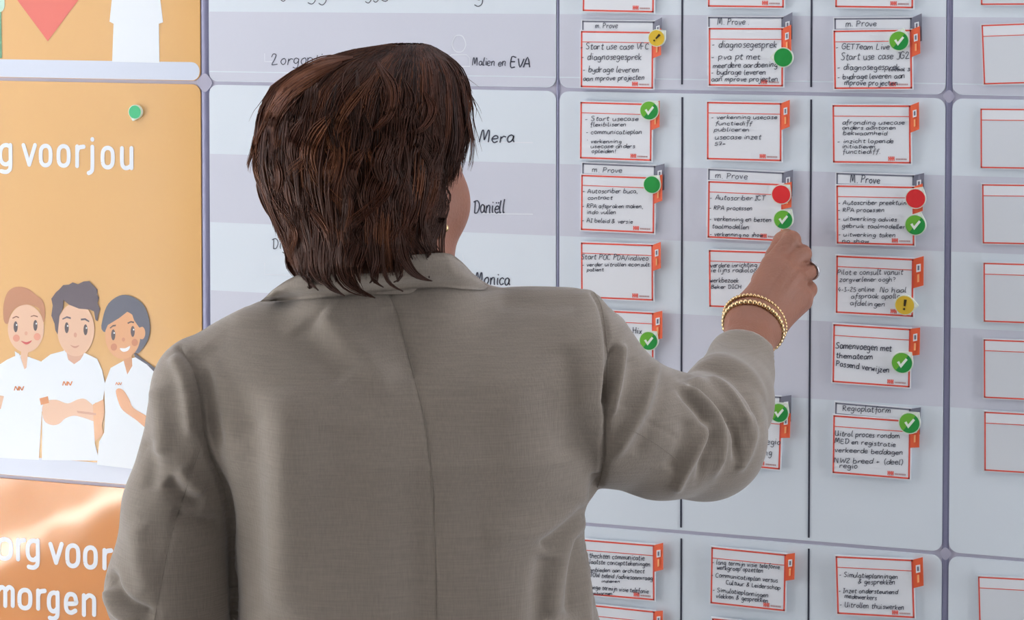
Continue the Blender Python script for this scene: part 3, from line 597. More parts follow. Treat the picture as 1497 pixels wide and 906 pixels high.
# ================================================================ the woman at the board (person frame: x right, y away from camera, z up)
def seg_cone(P, a, b, ra, rb):                     # distance to a tapered capsule
    a = np.asarray(a, np.float32); b = np.asarray(b, np.float32); d = b-a; L = float(d@d)
    t = np.clip(((P-a)@d)/L, 0, 1); q = P-a-t[..., None]*d
    return np.sqrt((q*q).sum(-1))-(ra+(rb-ra)*t)
def ellip(P, c, r, R=None):
    q = P-np.asarray(c, np.float32)
    if R is not None: q = q@np.asarray(R, np.float32)
    r = np.asarray(r, np.float32); k0 = np.sqrt(((q/r)**2).sum(-1)); k1 = np.sqrt(((q/(r*r))**2).sum(-1))
    return k0*(k0-1)/np.maximum(k1, 1e-6)
def smin(a, b, k):
    h = np.clip(.5+.5*(b-a)/k, 0, 1); return b+(a-b)*h-k*h*(1-h)
def smax(a, b, k): return -smin(-a, -b, k)
def nets(fn, lo, hi, h):
    """surface nets: the zero level of fn on a grid, as vertices and quads"""
    ax = [np.arange(lo[i], hi[i]+h, h, dtype=np.float32) for i in range(3)]
    n = [len(a) for a in ax]
    G = np.empty((*n, 3), np.float32); G[..., 0] = ax[0][:, None, None]; G[..., 1] = ax[1][None, :, None]; G[..., 2] = ax[2][None, None, :]
    D = fn(G, ax).astype(np.float32); del G
    S = D < 0
    c = [s-1 for s in n]; acc = np.zeros((*c, 3), np.float32); cnt = np.zeros(c, np.float32)
    def sl(a, i): return a[i[0]:i[0]+c[0], i[1]:i[1]+c[1], i[2]:i[2]+c[2]]
    for axi in range(3):
        o1, o2 = [k for k in range(3) if k != axi]
        for u in (0, 1):
            for v in (0, 1):
                i0 = [0, 0, 0]; i0[o1] = u; i0[o2] = v; i1 = list(i0); i1[axi] = 1
                A, B = sl(D, i0), sl(D, i1); m = sl(S, i0) != sl(S, i1)
                t = np.where(m, A/np.where(m, A-B, 1), 0)
                w = m.astype(np.float32); cnt += w
                acc[..., axi] += w*t; acc[..., o1] += w*u; acc[..., o2] += w*v
    M = cnt > 0; idx = -np.ones(c, np.int64); idx[M] = np.arange(M.sum())
    I = np.argwhere(M); V = (I+acc[M]/cnt[M][:, None])*h+np.array([a[0] for a in ax])
    Fs = []
    for axi in range(3):
        o1, o2 = (axi+1) % 3, (axi+2) % 3
        s0 = [slice(0, -1) if k == axi else slice(1, -1) for k in range(3)]; s1 = [slice(1, None) if k == axi else slice(1, -1) for k in range(3)]
        a, b = S[tuple(s0)], S[tuple(s1)]
        for flip in (0, 1):
            m = (a & ~b) if not flip else (~a & b)
            E = np.argwhere(m)
            for k in (o1, o2): E[:, k] += 1
            q = []
            for u, v in ((-1, -1), (0, -1), (0, 0), (-1, 0)):
                J = E.copy(); J[:, o1] += u; J[:, o2] += v; q.append(idx[J[:, 0], J[:, 1], J[:, 2]])
            q = np.stack(q, 1); Fs.append(q[:, ::-1] if flip else q)
    return V.astype(float), np.concatenate(Fs)
def relax(V, Fq, it=2, lam=.5):
    for _ in range(it):
        s = np.zeros_like(V); n = np.zeros(len(V))
        for i in range(4):
            a, b = Fq[:, i], Fq[:, (i+1) % 4]
            np.add.at(s, a, V[b]); np.add.at(n, a, 1); np.add.at(s, b, V[a]); np.add.at(n, b, 1)
        V = V+lam*(s/np.maximum(n, 1)[:, None]-V)
    return V
def vnormals(V, Fq):
    fn = np.cross(V[Fq[:, 2]]-V[Fq[:, 0]], V[Fq[:, 3]]-V[Fq[:, 1]]); N = np.zeros_like(V)
    for i in range(4): np.add.at(N, Fq[:, i], fn)
    return N/np.maximum(np.linalg.norm(N, axis=1, keepdims=True), 1e-12)

PB = pp(596, 800, 2.12)                            # the woman stands below this point
woman = empty('person', tuple(toworld([[PB[0], 2.12, 0]])[0]), YAW)
tag(woman, 'woman with short brown hair in a beige blazer, seen from behind, reaching to the cards', 'person')
PORG = np.array([PB[0], 2.12, 0.0])
def pmk(name, V, Fq, m, parent=None, org=None, smooth=True):
    """mesh from person-frame vertices under the woman (or under one of her parts)"""
    V = np.asarray(V, float)-PORG; me = bpy.data.meshes.new(name)
    Fq = np.asarray(Fq) if not isinstance(Fq, list) else Fq
    me.from_pydata(V.tolist(), [], [tuple(int(i) for i in f) for f in Fq] if isinstance(Fq, list) else Fq.tolist())
    for q in (m if isinstance(m, (list, tuple)) else [m]): me.materials.append(q)
    me.polygons.foreach_set('use_smooth', np.full(len(me.polygons), smooth)); me.update()
    o = bpy.data.objects.new(name, me); COL.objects.link(o); o.parent = parent or woman; return o

# ---- materials
M_skin = mat('skin', (144, 98, 80), .5, spec=.4, noise=.06, nscale=18, bump=.0006, bscale=320)
M_skin.node_tree.nodes['Principled BSDF'].inputs['Subsurface Weight'].default_value = .12
M_skin.node_tree.nodes['Principled BSDF'].inputs['Subsurface Radius'].default_value = (.012, .004, .002)
def linen():
    m = bpy.data.materials.new('beige_linen'); m.use_nodes = True; nt = m.node_tree; b = nt.nodes['Principled BSDF']; N = nt.nodes.new; Lk = nt.links.new
    tc = N('ShaderNodeTexCoord'); b.inputs['Roughness'].default_value = .85; b.inputs['Sheen Weight'].default_value = .35; b.inputs['Sheen Roughness'].default_value = .5
    b.inputs['Specular IOR Level'].default_value = .2
    def stretched(s, sc):
        mp = N('ShaderNodeMapping'); mp.inputs['Scale'].default_value = s; Lk(tc.outputs['Object'], mp.inputs['Vector'])
        n = N('ShaderNodeTexNoise'); n.inputs['Scale'].default_value = sc; n.inputs['Detail'].default_value = 3; Lk(mp.outputs[0], n.inputs['Vector']); return n
    h = stretched((.05, .05, 1), 700); v = stretched((1, 1, .08), 700); big = stretched((1, 1, 1), 14)
    ad = N('ShaderNodeMath'); ad.operation = 'ADD'; Lk(h.outputs['Fac'], ad.inputs[0]); Lk(v.outputs['Fac'], ad.inputs[1])
    a2 = N('ShaderNodeMath'); a2.operation = 'MULTIPLY_ADD'; Lk(big.outputs['Fac'], a2.inputs[0]); a2.inputs[1].default_value = .22; Lk(ad.outputs[0], a2.inputs[2])
    cr = N('ShaderNodeValToRGB'); cr.color_ramp.elements[0].position = .75; cr.color_ramp.elements[1].position = 1.75
    mr = N('ShaderNodeMapRange'); mr.inputs['From Min'].default_value = .5; mr.inputs['From Max'].default_value = 1.75; Lk(a2.outputs[0], mr.inputs['Value']); Lk(mr.outputs[0], cr.inputs[0])
    cr.color_ramp.elements[0].position = 0; cr.color_ramp.elements[1].position = 1
    cr.color_ramp.elements[0].color = (*lin((119, 110, 101)), 1); cr.color_ramp.elements[1].color = (*lin((143, 133, 122)), 1)
    Lk(cr.outputs[0], b.inputs['Base Color'])
    bm = N('ShaderNodeBump'); bm.inputs['Strength'].default_value = .6; bm.inputs['Distance'].default_value = .0006; Lk(ad.outputs[0], bm.inputs['Height']); Lk(bm.outputs[0], b.inputs['Normal'])
    return m
M_linen = linen()
M_seam = mat('seam_thread', (128, 119, 109), .9)  # thread colour of the seam tubes
M_trs = mat('dark_trousers', (44, 44, 50), .8, noise=.1, nscale=30)
M_shoe = mat('shoe_brown_leather', (70, 50, 40), .4)
M_gold = mat('gold_beads', (208, 178, 134), .25, metal=1)
M_silver = mat('silver_ring', (190, 190, 196), .25, metal=1)
M_eyew = mat('eye_white', (235, 232, 228), .25); M_iris = mat('iris_brown', (70, 45, 30), .2); M_lip = mat('lip_rose', (178, 98, 92), .45)

# ---- jacket
D0 = 2.12
poly = np.array([pp(x, y, D0)[[0, 2]] for x, y in [tuple(p) for p in crom(
 [(430, 432), (470, 412), (560, 402), (650, 402), (712, 421), (780, 419), (850, 422), (870, 428), (884, 445), (892, 500), (890, 600), (882, 680), (872, 716), (858, 742), (857, 790), (865, 850), (876, 906), (890, 960), (902, 1050), (908, 1130), (908, 1230), (330, 1230), (325, 1100), (335, 1000), (345, 906), (342, 850), (336, 760), (322, 700), (300, 620), (274, 545), (262, 507), (282, 491), (320, 467), (378, 441)], 3, True)]])
def poly_sdf(X, Z, P):
    d = np.full(X.shape, 1e9, np.float32); s = np.ones(X.shape, bool); ins = np.zeros(X.shape, bool); n = len(P)
    for i in range(n):
        a, b = P[i], P[(i+1) % n]; ex, ez = b-a; wx, wz = X-a[0], Z-a[1]
        t = np.clip((wx*ex+wz*ez)/(ex*ex+ez*ez+1e-12), 0, 1); d = np.minimum(d, (wx-ex*t)**2+(wz-ez*t)**2)
        c = ((a[1] > Z) != (b[1] > Z)) & (X < (b[0]-a[0])*(Z-a[1])/(b[1]-a[1]+1e-12)+a[0]); ins ^= c
    d = np.sqrt(d); return np.where(ins, -d, d)
zpx = lambda y: pp(600, y, D0)[2]
def torso(ax, DM=.105, HM=.118):
    X, Z = np.meshgrid(ax[0], ax[2], indexing='ij'); s = poly_sdf(X, Z, poly)
    ins = np.clip(-s/DM, 0, 1); H = np.sqrt(np.clip(1-(1-ins)**2, 0, 1))
    xc = PB[0]; hm = HM*(1-.35*np.clip((X-xc)/.24, -1, 1)**2)
    top = np.clip((zpx(420)-Z)/.16, 0, 1); hm = hm*(.62+.38*top)
    yc = D0+.012*(1-top)+.02*np.clip((1.22-Z)/.25, 0, 1)-.012*np.exp(-((Z-1.32)/.08)**2)
    blade = .010*(np.exp(-((X-xc+.095)/.05)**2)+np.exp(-((X-xc-.10)/.05)**2))*np.exp(-((Z-1.30)/.075)**2)
    spine = .007*np.exp(-((X-xc-.012)/.022)**2)*np.clip((1.34-Z)/.2, 0, 1)
    hb = hm*H+(blade-spine)*ins                      # back half thickness
    y = ax[1][None, :, None]; dy = y-yc[:, None, :]
    f = np.where(dy < 0, -dy-hb[:, None, :], dy-(hm*H)[:, None, :])
    f = np.maximum(f*.75, s[:, None, :]); return f
SHR = [(pp(833, 560, 2.12), .087), (pp(890, 606, 2.125), .0715), (pp(965, 634, 2.15), .0655), (pp(1030, 638, 2.20), .0655), (pp(1062, 588, 2.265), .051), (pp(1087, 527, 2.335), .0385), (pp(1096, 498, 2.37), .034)]
SHL = [(pp(292, 556, 2.115), .0455), (pp(300, 575, 2.115), .0545), (pp(300, 600, 2.12), .056), (pp(262, 742, 2.125), .0575), (pp(253, 858, 2.14), .0685), (pp(300, 985, 2.26), .05), (pp(322, 1030, 2.30), .042)]
AX = SHR[-1][0]-SHR[-3][0]; AX = AX/np.linalg.norm(AX); CUFF = pp(1088, 519, 2.34)
AXL = SHL[-1][0]-SHL[-2][0]; AXL = AXL/np.linalg.norm(AXL)
def chain(P, C, k):
    f = None
    for (a, ra), (b, rb) in zip(C[:-1], C[1:]):
        g = seg_cone(P, a, b, ra, rb); f = g if f is None else smin(f, g, k)
    return f
HEM = .80
def jacket(P, ax):
    f = torso(ax)
    r = chain(P, SHR, .012); r = smax(r, (P-CUFF.astype(np.float32))@AX.astype(np.float32), .006)
    l = chain(P, SHL, .012); l = smax(l, (P-SHL[-1][0].astype(np.float32))@AXL.astype(np.float32), .006)
    f = smin(f, seg_cone(P, pp(515, 457, 2.103), pp(628, 457, 2.103), .056, .056), .03)
    f = smin(f, r, .012); f = smin(f, l, .007)
    return smax(f, HEM-P[..., 2], .008)
V, Q4 = nets(jacket, (pp(140, 500, 2.12)[0], 1.97, HEM-.02), (pp(1150, 500, 2.2)[0], 2.40, pp(500, 385, 2.1)[2]), .0029)
V = relax(V, Q4, 3, .5)
# folds, seams and creases: (polyline in photo pixels, half width px, height mm)
FOLD = [
 ([(568, 425), (578, 450), (592, 500), (608, 560), (622, 620), (631, 700), (636, 800), (638, 960)], 3.2, -1.3),   # centre back seam
 ([(868, 426), (880, 450), (887, 500), (888, 560), (886, 620), (882, 680), (873, 716)], 4, -3.0),                  # right armhole
 ([(262, 508), (280, 535), (291, 570), (297, 620), (306, 660), (322, 700), (334, 740), (340, 800), (343, 870), (345, 960)], 4.5, -3.6),
 ([(250, 518), (268, 548), (277, 590), (281, 640)], 11, 4), ([(276, 505), (298, 545), (310, 600), (320, 660)], 9, -3),
 ([(292, 655), (280, 690), (264, 740), (248, 790), (238, 840), (228, 900)], 3, -1.1),                              # sleeve seam
 ([(897, 500), (896, 530), (890, 570), (886, 600)], 6, -6), ([(908, 500), (907, 530), (899, 580), (892, 610)], 6, 4),
 ([(960, 520), (951, 560), (938, 600), (918, 634), (896, 672)], 9, 4.5), ([(975, 545), (965, 590), (948, 630), (925, 670)], 12, -2.5),
 ([(925, 520), (922, 560), (908, 600)], 10, -2),
 ([(994, 552), (1022, 543), (1048, 542), (1070, 551), (1087, 567), (1104, 592), (1113, 630)], 5.5, -6),            # cuff fold
 ([(1005, 543), (1030, 528), (1058, 526), (1088, 541), (1106, 565), (1118, 600)], 9, 3),
 ([(1000, 562), (1022, 558), (1046, 562), (1066, 578), (1084, 606), (1095, 640)], 6, 5),
 ([(998, 560), (1024, 569), (1050, 588), (1068, 614), (1078, 644), (1074, 680)], 5, -5.5),
 ([(994, 562), (1016, 577), (1038, 600), (1052, 628), (1052, 660), (1040, 700)], 6, 5),
 ([(990, 566), (1010, 586), (1030, 612), (1040, 640), (1030, 672), (1018, 706)], 6, -4.5),
 ([(1040, 612), (1022, 650), (1000, 690), (985, 720)], 7, 4), ([(1005, 610), (998, 650), (975, 690)], 12, -3),
 ([(1092, 600), (1100, 630), (1092, 662), (1075, 690)], 7, 3.5),
 ([(940, 610), (958, 622), (990, 640)], 3, -1.2),
 ([(470, 455), (500, 485), (535, 525), (570, 575)], 22, 4.5), ([(440, 470), (470, 510), (505, 560)], 26, -3), ([(560, 450), (585, 500), (605, 560)], 20, -2.2),
 ([(868, 722), (830, 748), (780, 775), (700, 786)], 18, 3.5), ([(862, 750), (830, 790), (815, 850), (808, 906)], 12, 4), ([(858, 735), (820, 775), (790, 800)], 9, -4),
 ([(848, 780), (838, 830), (834, 906)], 8, -4.5), ([(862, 800), (856, 850), (858, 930)], 7, 3.5), ([(800, 810), (790, 860), (788, 930)], 16, -4),
 ([(420, 560), (420, 640), (412, 760), (405, 906)], 34, 4), ([(360, 600), (366, 700), (372, 800), (376, 920)], 26, -4), ([(500, 620), (490, 720), (500, 860)], 40, -2.5), ([(700, 560), (716, 660), (706, 800)], 46, -2.5),
 ([(243, 700), (256, 716), (270, 730), (300, 740)], 12, -5), ([(262, 680), (280, 705), (300, 720)], 12, 3.5), ([(212, 640), (222, 680), (216, 720)], 14, -3), ([(250, 748), (280, 760), (325, 766)], 10, -4), ([(225, 560), (236, 620), (230, 670)], 14, 3),
 ([(158, 830), (168, 862), (190, 885), (228, 900)], 9, -6), ([(156, 858), (170, 888), (200, 912)], 8, 5), ([(200, 760), (206, 820), (220, 870)], 18, 3),
 ([(330, 470), (430, 455), (560, 440)], 16, 1.5), ([(720, 440), (790, 445), (850, 440)], 14, -1.5), ([(300, 500), (340, 560), (370, 640)], 24, -2.5), ([(820, 500), (836, 580), (832, 680)], 24, -3), ([(870, 690), (868, 716), (858, 742)], 7, -3),
]
def fold_disp(V, N, FOLD):
    pix = project(V); cd = V-np.array([0, 0, CAM_H]); face = -(cd*N).sum(1)/np.linalg.norm(cd, axis=1); vis = np.clip((face-.05)/.3, 0, 1)
    out = np.zeros(len(V))
    for pts, w, amp in FOLD:
        P = np.array(crom(pts, 4)); lo = P.min(0)-3*w; hi = P.max(0)+3*w
        I = np.where((vis > 0) & (pix > lo).all(1) & (pix < hi).all(1))[0]
        if not len(I): continue
        q = pix[I]; best = np.full(len(I), 1e9); tt = np.zeros(len(I)); n = len(P)-1
        for i in range(n):
            a, b = P[i], P[i+1]; d = b-a; t = np.clip(((q-a)@d)/(d@d+1e-9), 0, 1); r = np.linalg.norm(q-a-t[:, None]*d, axis=1)
            m = r < best; best[m] = r[m]; tt[m] = (i+t[m])/n
        fade = np.clip(tt/.15, .15, 1)*np.clip((1-tt)/.15, .15, 1) if w > 4.6 else 1
        out[I] += (1.0 if w < 3.5 else 1.7)*amp*.001*np.exp(-(best/w)**2)*fade*vis[I]
    return out
N = vnormals(V, Q4); dsp = fold_disp(V, N, FOLD)
# soft irregular crumple of the cloth
ph = RNG.uniform(0, 6.28, 12); kk = RNG.normal(0, 26, (12, 3)); cr_ = sum(np.sin(V@kk[i]+ph[i]) for i in range(12))/12
V = V+N*(dsp+.0016*cr_)[:, None]
jk = pmk('jacket', V, Q4, M_linen); jk['label'] = 'beige linen blazer'
bvh = BVHTree.FromPolygons([tuple(v) for v in V], [tuple(int(i) for i in f) for f in Q4])
def snap(px, py, lift=.002, default=D0):
    o = Vector((0, 0, CAM_H)); d = Vector(pp(px, py, 1.0)-np.array([0, 0, CAM_H])).normalized()
    hit = bvh.ray_cast(o, d)
    if hit[0] is None: return pp(px, py, default)
    return np.array(hit[0]-d*lift)

# collar: a folded band from the roll line down to its outer edge on the jacket
roll = crom([(398, 424), (428, 405), (480, 388), (560, 377), (620, 371), (654, 370), (672, 380), (688, 396)], 8)
edge = crom([(380, 441), (430, 438.5), (500, 432), (575, 424.5), (640, 420), (680, 422.5), (705, 423.5), (714, 419)], 8)
rd = np.interp(np.linspace(0, 1, len(roll)), [0, .12, .3, .5, .7, .85, 1], [2.10, 2.065, 2.04, 2.035, 2.045, 2.07, 2.12])
GV = []; nr = 9; n = len(roll)
for i in range(n):
    a = pp(roll[i][0], roll[i][1], rd[i]); b = snap(edge[i][0], edge[i][1], .0065, 2.09)
    if i < 4: b = b*.5+pp(edge[i][0], edge[i][1], 2.085)*.5
    for k in range(nr):
        t = k/(nr-1); p = a*(1-t)+b*t; p[1] -= .010*math.sin(PI*min(1, t*1.15)) ; GV.append(p)
    c = a.copy()
back = []
Fc = [(i*nr+k, i*nr+k+1, (i+1)*nr+k+1, (i+1)*nr+k) for i in range(n-1) for k in range(nr-1)]
GV = np.array(GV); b0 = len(GV)
inner = GV.copy(); inner[:, 1] += .004; inner[:, 2] -= .0006
st = [(a+b0, d+b0, c+b0, b+b0) for a, b, c, d in Fc]
rim = list(range(0, nr))+[i*nr+nr-1 for i in range(1, n)]+[(n-1)*nr+k for k in range(nr-2, -1, -1)]+[i*nr for i in range(n-2, 0, -1)]
rimf = [(rim[i], rim[(i+1) % len(rim)], rim[(i+1) % len(rim)]+b0, rim[i]+b0) for i in range(len(rim))]
co = pmk('collar', np.concatenate([GV, inner]), Fc+st+rimf, M_linen, jk)
# standing inner collar round the neck
SV = []; SF = []; m_ = 28
nc = pp(570, 400, 2.108)
for i in range(m_):
    a = i*2*PI/m_
    for r_, z_ in ((.058, -.012), (.059, .006), (.056, .006), (.055, -.012)):
        SV.append(nc+np.array([r_*1.08*math.cos(a), r_*math.sin(a), z_-.02*max(0, math.sin(a))]))
for i in range(m_):
    j = (i+1) % m_
    for k in range(3): SF.append((i*4+k, j*4+k, j*4+k+1, i*4+k+1))
pmk('collar_stand', SV, SF, M_linen, jk)
# shirt sleeve seam stitching of the cuff: a narrow rolled edge
def tube(pts, r, n=8, closed=False):
    P = np.array(pts, float); m = len(P); V = []; T = np.gradient(P, axis=0) if not closed else np.roll(P, -1, 0)-np.roll(P, 1, 0)
    T /= np.linalg.norm(T, axis=1, keepdims=True); up = np.array([.3, .2, 1.0])
    for i in range(m):
        a = np.cross(T[i], up); a /= np.linalg.norm(a); b = np.cross(T[i], a); ri = r[i] if hasattr(r, '__len__') else r
        for k in range(n): V.append(P[i]+ri*(a*math.cos(2*PI*k/n)+b*math.sin(2*PI*k/n)))
    Fc = [(i*n+k, i*n+(k+1) % n, ((i+1) % m)*n+(k+1) % n, ((i+1) % m)*n+k) for i in range(m if closed else m-1) for k in range(n)]
    if not closed: Fc += [tuple(range(n-1, -1, -1)), tuple(range((m-1)*n, m*n))]
    return np.array(V), Fc

SEAMS = [('back_seam', [(568, 428), (578, 450), (592, 500), (608, 560), (622, 620), (631, 700), (636, 800), (638, 960)]),
 ('armhole_seam', [(868, 427), (880, 450), (887, 500), (888, 560), (886, 620), (882, 680), (874, 712)]),
 ('armhole_seam', [(262, 509), (280, 535), (291, 570), (297, 620), (306, 660), (322, 700), (334, 740)]),
 ('sleeve_seam', [(294, 650), (280, 690), (264, 740), (248, 790), (238, 840), (226, 904), (222, 940)]),
 ('sleeve_seam', [(905, 622), (930, 632), (958, 648), (990, 672)])]
for nm, pts in SEAMS:
    V, Fc = tube([snap(p[0], p[1], -.0001) for p in crom(pts, 8)], .0006 if nm != 'sleeve_seam' else .00045, 6); pmk(nm, V, Fc, M_seam, jk)

# ---- trousers and shoes (below the frame, so that she stands on the floor)
HX = PB[0]
def trousers(P, ax):
    f = None
    for s in (-1, 1):
        g = chain(P, [(np.array([HX+s*.085, D0, .86]), .095), (np.array([HX+s*.09, D0-.005, .48]), .066), (np.array([HX+s*.095, D0, .06]), .052)], .02)
        f = g if f is None else smin(f, g, .03)
    f = smin(f, ellip(P, (HX, D0, .88), (.175, .115, .13)), .04)
    return smax(smax(f, .035-P[..., 2], .004), P[..., 2]-.93, .01)
V, Q_ = nets(trousers, (HX-.22, D0-.16, .02), (HX+.22, D0+.16, .96), .009)
pmk('trousers', V, Q_, M_trs)
for s in (-1, 1):
    def shoe(P, ax, s=s):
        c = HX+s*.098; f = smin(ellip(P, (c, D0+.09, .035), (.043, .11, .04)), ellip(P, (c, D0-.02, .045), (.038, .07, .052)), .03)
        return smax(f, .002-P[..., 2], .004)
    V, Q_ = nets(shoe, (HX+s*.098-.07, D0-.12, -.01), (HX+s*.098+.07, D0+.23, .12), .006); V[:, 2] = np.maximum(V[:, 2], 0)
    pmk('shoe', V, Q_, M_shoe)

# ---- body: head, neck, arms and hands
HY = math.radians(-34)                              # the head is turned to the right
HC = pp(556, 262, 2.115); hf = np.array([math.sin(-HY), math.cos(-HY), 0]); hr = np.array([math.cos(HY), math.sin(HY), 0]); hu = np.array([0, 0, 1.0])
HR = np.stack([hr, hf, hu], 1)                      # head-local (right, forward, up) -> person
def hl(x, y, z): return HC+HR@np.array([x, y, z])
def headf(P, ax):
    q = ((P-HC.astype(np.float32))@HR.astype(np.float32)); e = lambda c, r: ellip(q, c, r); s = lambda a, b, ra, rb: seg_cone(q, a, b, ra, rb)
    f = e((0, -.012, .022), (.075, .094, .092)); f = smin(f, e((0, .03, -.035), (.063, .066, .085)), .03)
    for g in (-1, 1):
        f = smin(f, s((g*.050, .0, -.072), (g*.012, .072, -.103), .019, .018), .03)
        f = smin(f, e((g*.043, .048, -.028), (.028, .030, .034)), .022)
        f = smax(f, -e((g*.031, .094, .004), (.017, .014, .011)), .012)
        f = smin(f, e((g*.031, .080, .003), (.0135, .0135, .0125)), .004)
        f = smin(f, s((g*.016, .094, .020), (g*.046, .078, .020), .006, .005), .010)
        f = smin(f, e((g*.011, .100, -.038), (.008, .010, .007)), .006)
    f = smin(f, s((0, .090, .006), (0, .112, -.032), .007, .010), .010)
    f = smin(f, e((0, .088, -.060), (.024, .014, .008)), .008); f = smin(f, e((0, .087, -.072), (.020, .013, .008)), .006)
    f = smin(f, e((0, .080, -.104), (.020, .018, .016)), .016)
    for g in (-1, 1):                               # ears: rim, bowl, lobe
        a = e((g*.077, -.008, -.020), (.010, .019, .031)); a = smax(a, -e((g*.090, -.004, -.016), (.012, .010, .019)), .004)
        a = smin(a, e((g*.076, -.002, -.047), (.007, .008, .009)), .006); f = smin(f, a, .006)
    nk = chain(P, [(HC+np.array([-.004, -.012, -.05]), .056), (pp(572, 400, 2.122), .050), (pp(576, 440, 2.135), .045)], .02)
    return smin(f, nk, .025)
V1, Q1 = nets(headf, (HC[0]-.13, HC[1]-.13, HC[2]-.185), (HC[0]+.135, HC[1]+.15, HC[2]+.125), .0026)
V1 = relax(V1, Q1, 1, .4)
# right forearm and hand
def J(px, py, d): return pp(px, py, d)
wr = J(1103, 474, 2.385)
def handf(P, ax):
    f = chain(P, [(J(1040, 625, 2.215), .040), (J(1068, 568, 2.285), .0365), (J(1086, 524, 2.332), .0325), (wr, .0275)], .01)
    f = smin(f, seg_cone(P, J(1095, 470, 2.383), J(1112, 478, 2.383), .0265, .0255), .015)
    f = smin(f, seg_cone(P, J(1108, 462, 2.39), J(1140, 418, 2.415), .027, .024), .02)                   # palm
    mc = [(J(1103, 452, 2.392), J(1129, 388, 2.418), .0165, .0135), (J(1112, 455, 2.388), J(1147, 394, 2.410), .017, .0135), (J(1120, 460, 2.388), J(1161, 408, 2.410), .017, .0130), (J(1128, 466, 2.39), J(1171, 433, 2.416), .017, .0125)]
    for a, b, ra, rb in mc: f = smin(f, seg_cone(P, a, b, ra, rb), .012)
    f = smin(f, seg_cone(P, J(1132, 466, 2.40), J(1172, 440, 2.43), .018, .013), .012)
    fg = [[(J(1129, 388, 2.418), .0125), (J(1157, 351, 2.436), .0112), (J(1156, 349, 2.462), .0098), (J(1150, 344, 2.479), .0084)],
          [(J(1147, 394, 2.412), .0125), (J(1173, 371, 2.430), .0108), (J(1170, 378, 2.455), .0100), (J(1152, 392, 2.458), .0088)],
          [(J(1161, 408, 2.412), .0120), (J(1181, 396, 2.432), .0104), (J(1176, 402, 2.458), .0096), (J(1158, 412, 2.458), .0084)],
          [(J(1171, 433, 2.418), .0118), (J(1182, 423, 2.434), .0100), (J(1176, 428, 2.456), .0088), (J(1160, 432, 2.456), .0078)]]
    for i, c in enumerate(fg):
        g = chain(P, c, .003); f = smin(f, g, .0035)
    th = chain(P, [(J(1108, 455, 2.40), .017), (J(1118, 412, 2.430), .0150), (J(1133, 374, 2.462), .0105), (J(1141, 350, 2.483), .0088)], .006)
    return smin(f, th, .006)
V2, Q2 = nets(handf, (J(1010, 500, 2.2)[0], 2.16, J(1000, 670, 2.2)[2]), (J(1215, 500, 2.45)[0], 2.51, J(1100, 315, 2.45)[2]), .0017)
V2 = relax(V2, Q2, 2, .45)
HFOLD = [([(1165, 361), (1172, 360), (1180, 358)], 2.2, -2.2), ([(1176, 384), (1184, 385), (1192, 384)], 2, -2), ([(1178, 410), (1187, 411), (1195, 412)], 2, -1.6),
 ([(1118, 440), (1130, 415), (1146, 392), (1158, 372)], 5, .8), ([(1132, 405), (1146, 386), (1158, 366)], 3, -.6), ([(1146, 420), (1162, 398), (1172, 388)], 3, -.7), ([(1156, 432), (1172, 414)], 3, -.6),
 ([(1138, 362), (1146, 358), (1154, 356)], 1.6, -.5), ([(1160, 440), (1155, 455), (1148, 470)], 2.5, -.6), ([(1140, 380), (1150, 386)], 1.5, -.4)]
N2 = vnormals(V2, Q2); V2 = V2+N2*fold_disp(V2, N2, [(a, w, h) for a, w, h in HFOLD])[:, None]
# left hand, relaxed beside the hip, below the frame
A0 = SHL[-1][0]; dl = AXL
def lhand(P, ax):
    f = seg_cone(P, SHL[-2][0]+dl*.01, A0+dl*.02, .036, .026); pc = A0+dl*.075; sd = np.cross(dl, [1, 0, 0]); sd /= np.linalg.norm(sd); nn = np.cross(sd, dl)
    f = smin(f, seg_cone(P, A0+dl*.02, pc, .026, .026), .02)
    for i, o in enumerate((-.028, -.009, .010, .028)):
        L = (.07, .078, .072, .056)[i]; b = pc+sd*o+dl*.018
        c = [(pc+sd*o*.6-dl*.03, .014), (b, .0115), (b+dl*L*.45+nn*.008, .0098), (b+dl*L*.75+nn*.022, .0088), (b+dl*L*.9+nn*.036, .0078)]
        f = smin(f, chain(P, c, .003), .003)
    return smin(f, chain(P, [(A0+dl*.03-sd*.012, .015), (A0+dl*.06-sd*.044+nn*.01, .0115), (A0+dl*.10-sd*.05+nn*.02, .0085)], .004), .008)
V3, Q3 = nets(lhand, tuple(A0-.10), tuple(A0+np.array([.13, .24, .09])-np.array([0, 0, 0])), .0026) if False else nets(lhand, (A0[0]-.12, A0[1]-.08, A0[2]-.22), (A0[0]+.14, A0[1]+.20, A0[2]+.12), .003)
V3 = relax(V3, Q3, 1, .4)
# inner body (inside the clothes) joining head, arms and hands
def inner_f(P, ax):
    f = ellip(P, (HX, D0+.01, 1.12), (.15, .085, .21)); f = smin(f, seg_cone(P, pp(578, 530, 2.135), pp(575, 440, 2.135), .045, .043), .02)
    r = chain(P, [(pp(600, 545, 2.13), .05), (pp(825, 575, 2.13), .05), (pp(985, 625, 2.16), .042), (J(1040, 628, 2.21), .038), (J(1068, 568, 2.285), .033)], .02)
    l = chain(P, [(pp(560, 560, 2.13), .05), (pp(320, 600, 2.13), .042), (pp(258, 850, 2.14), .04), (SHL[-1][0], .028), (A0+dl*.05, .022)], .02)
    return smin(smin(f, r, .03), l, .03)
V4, Q4b = nets(inner_f, (pp(180, 500, 2.1)[0], 1.99, .88), (pp(1120, 500, 2.2)[0], 2.36, pp(570, 420, 2.1)[2]), .009)
off = np.cumsum([0, len(V1), len(V2), len(V3)])
body = pmk('body', np.concatenate([V1, V2, V3, V4]), np.concatenate([Q1, Q2+off[1], Q3+off[2], Q4b+off[3]]), M_skin)
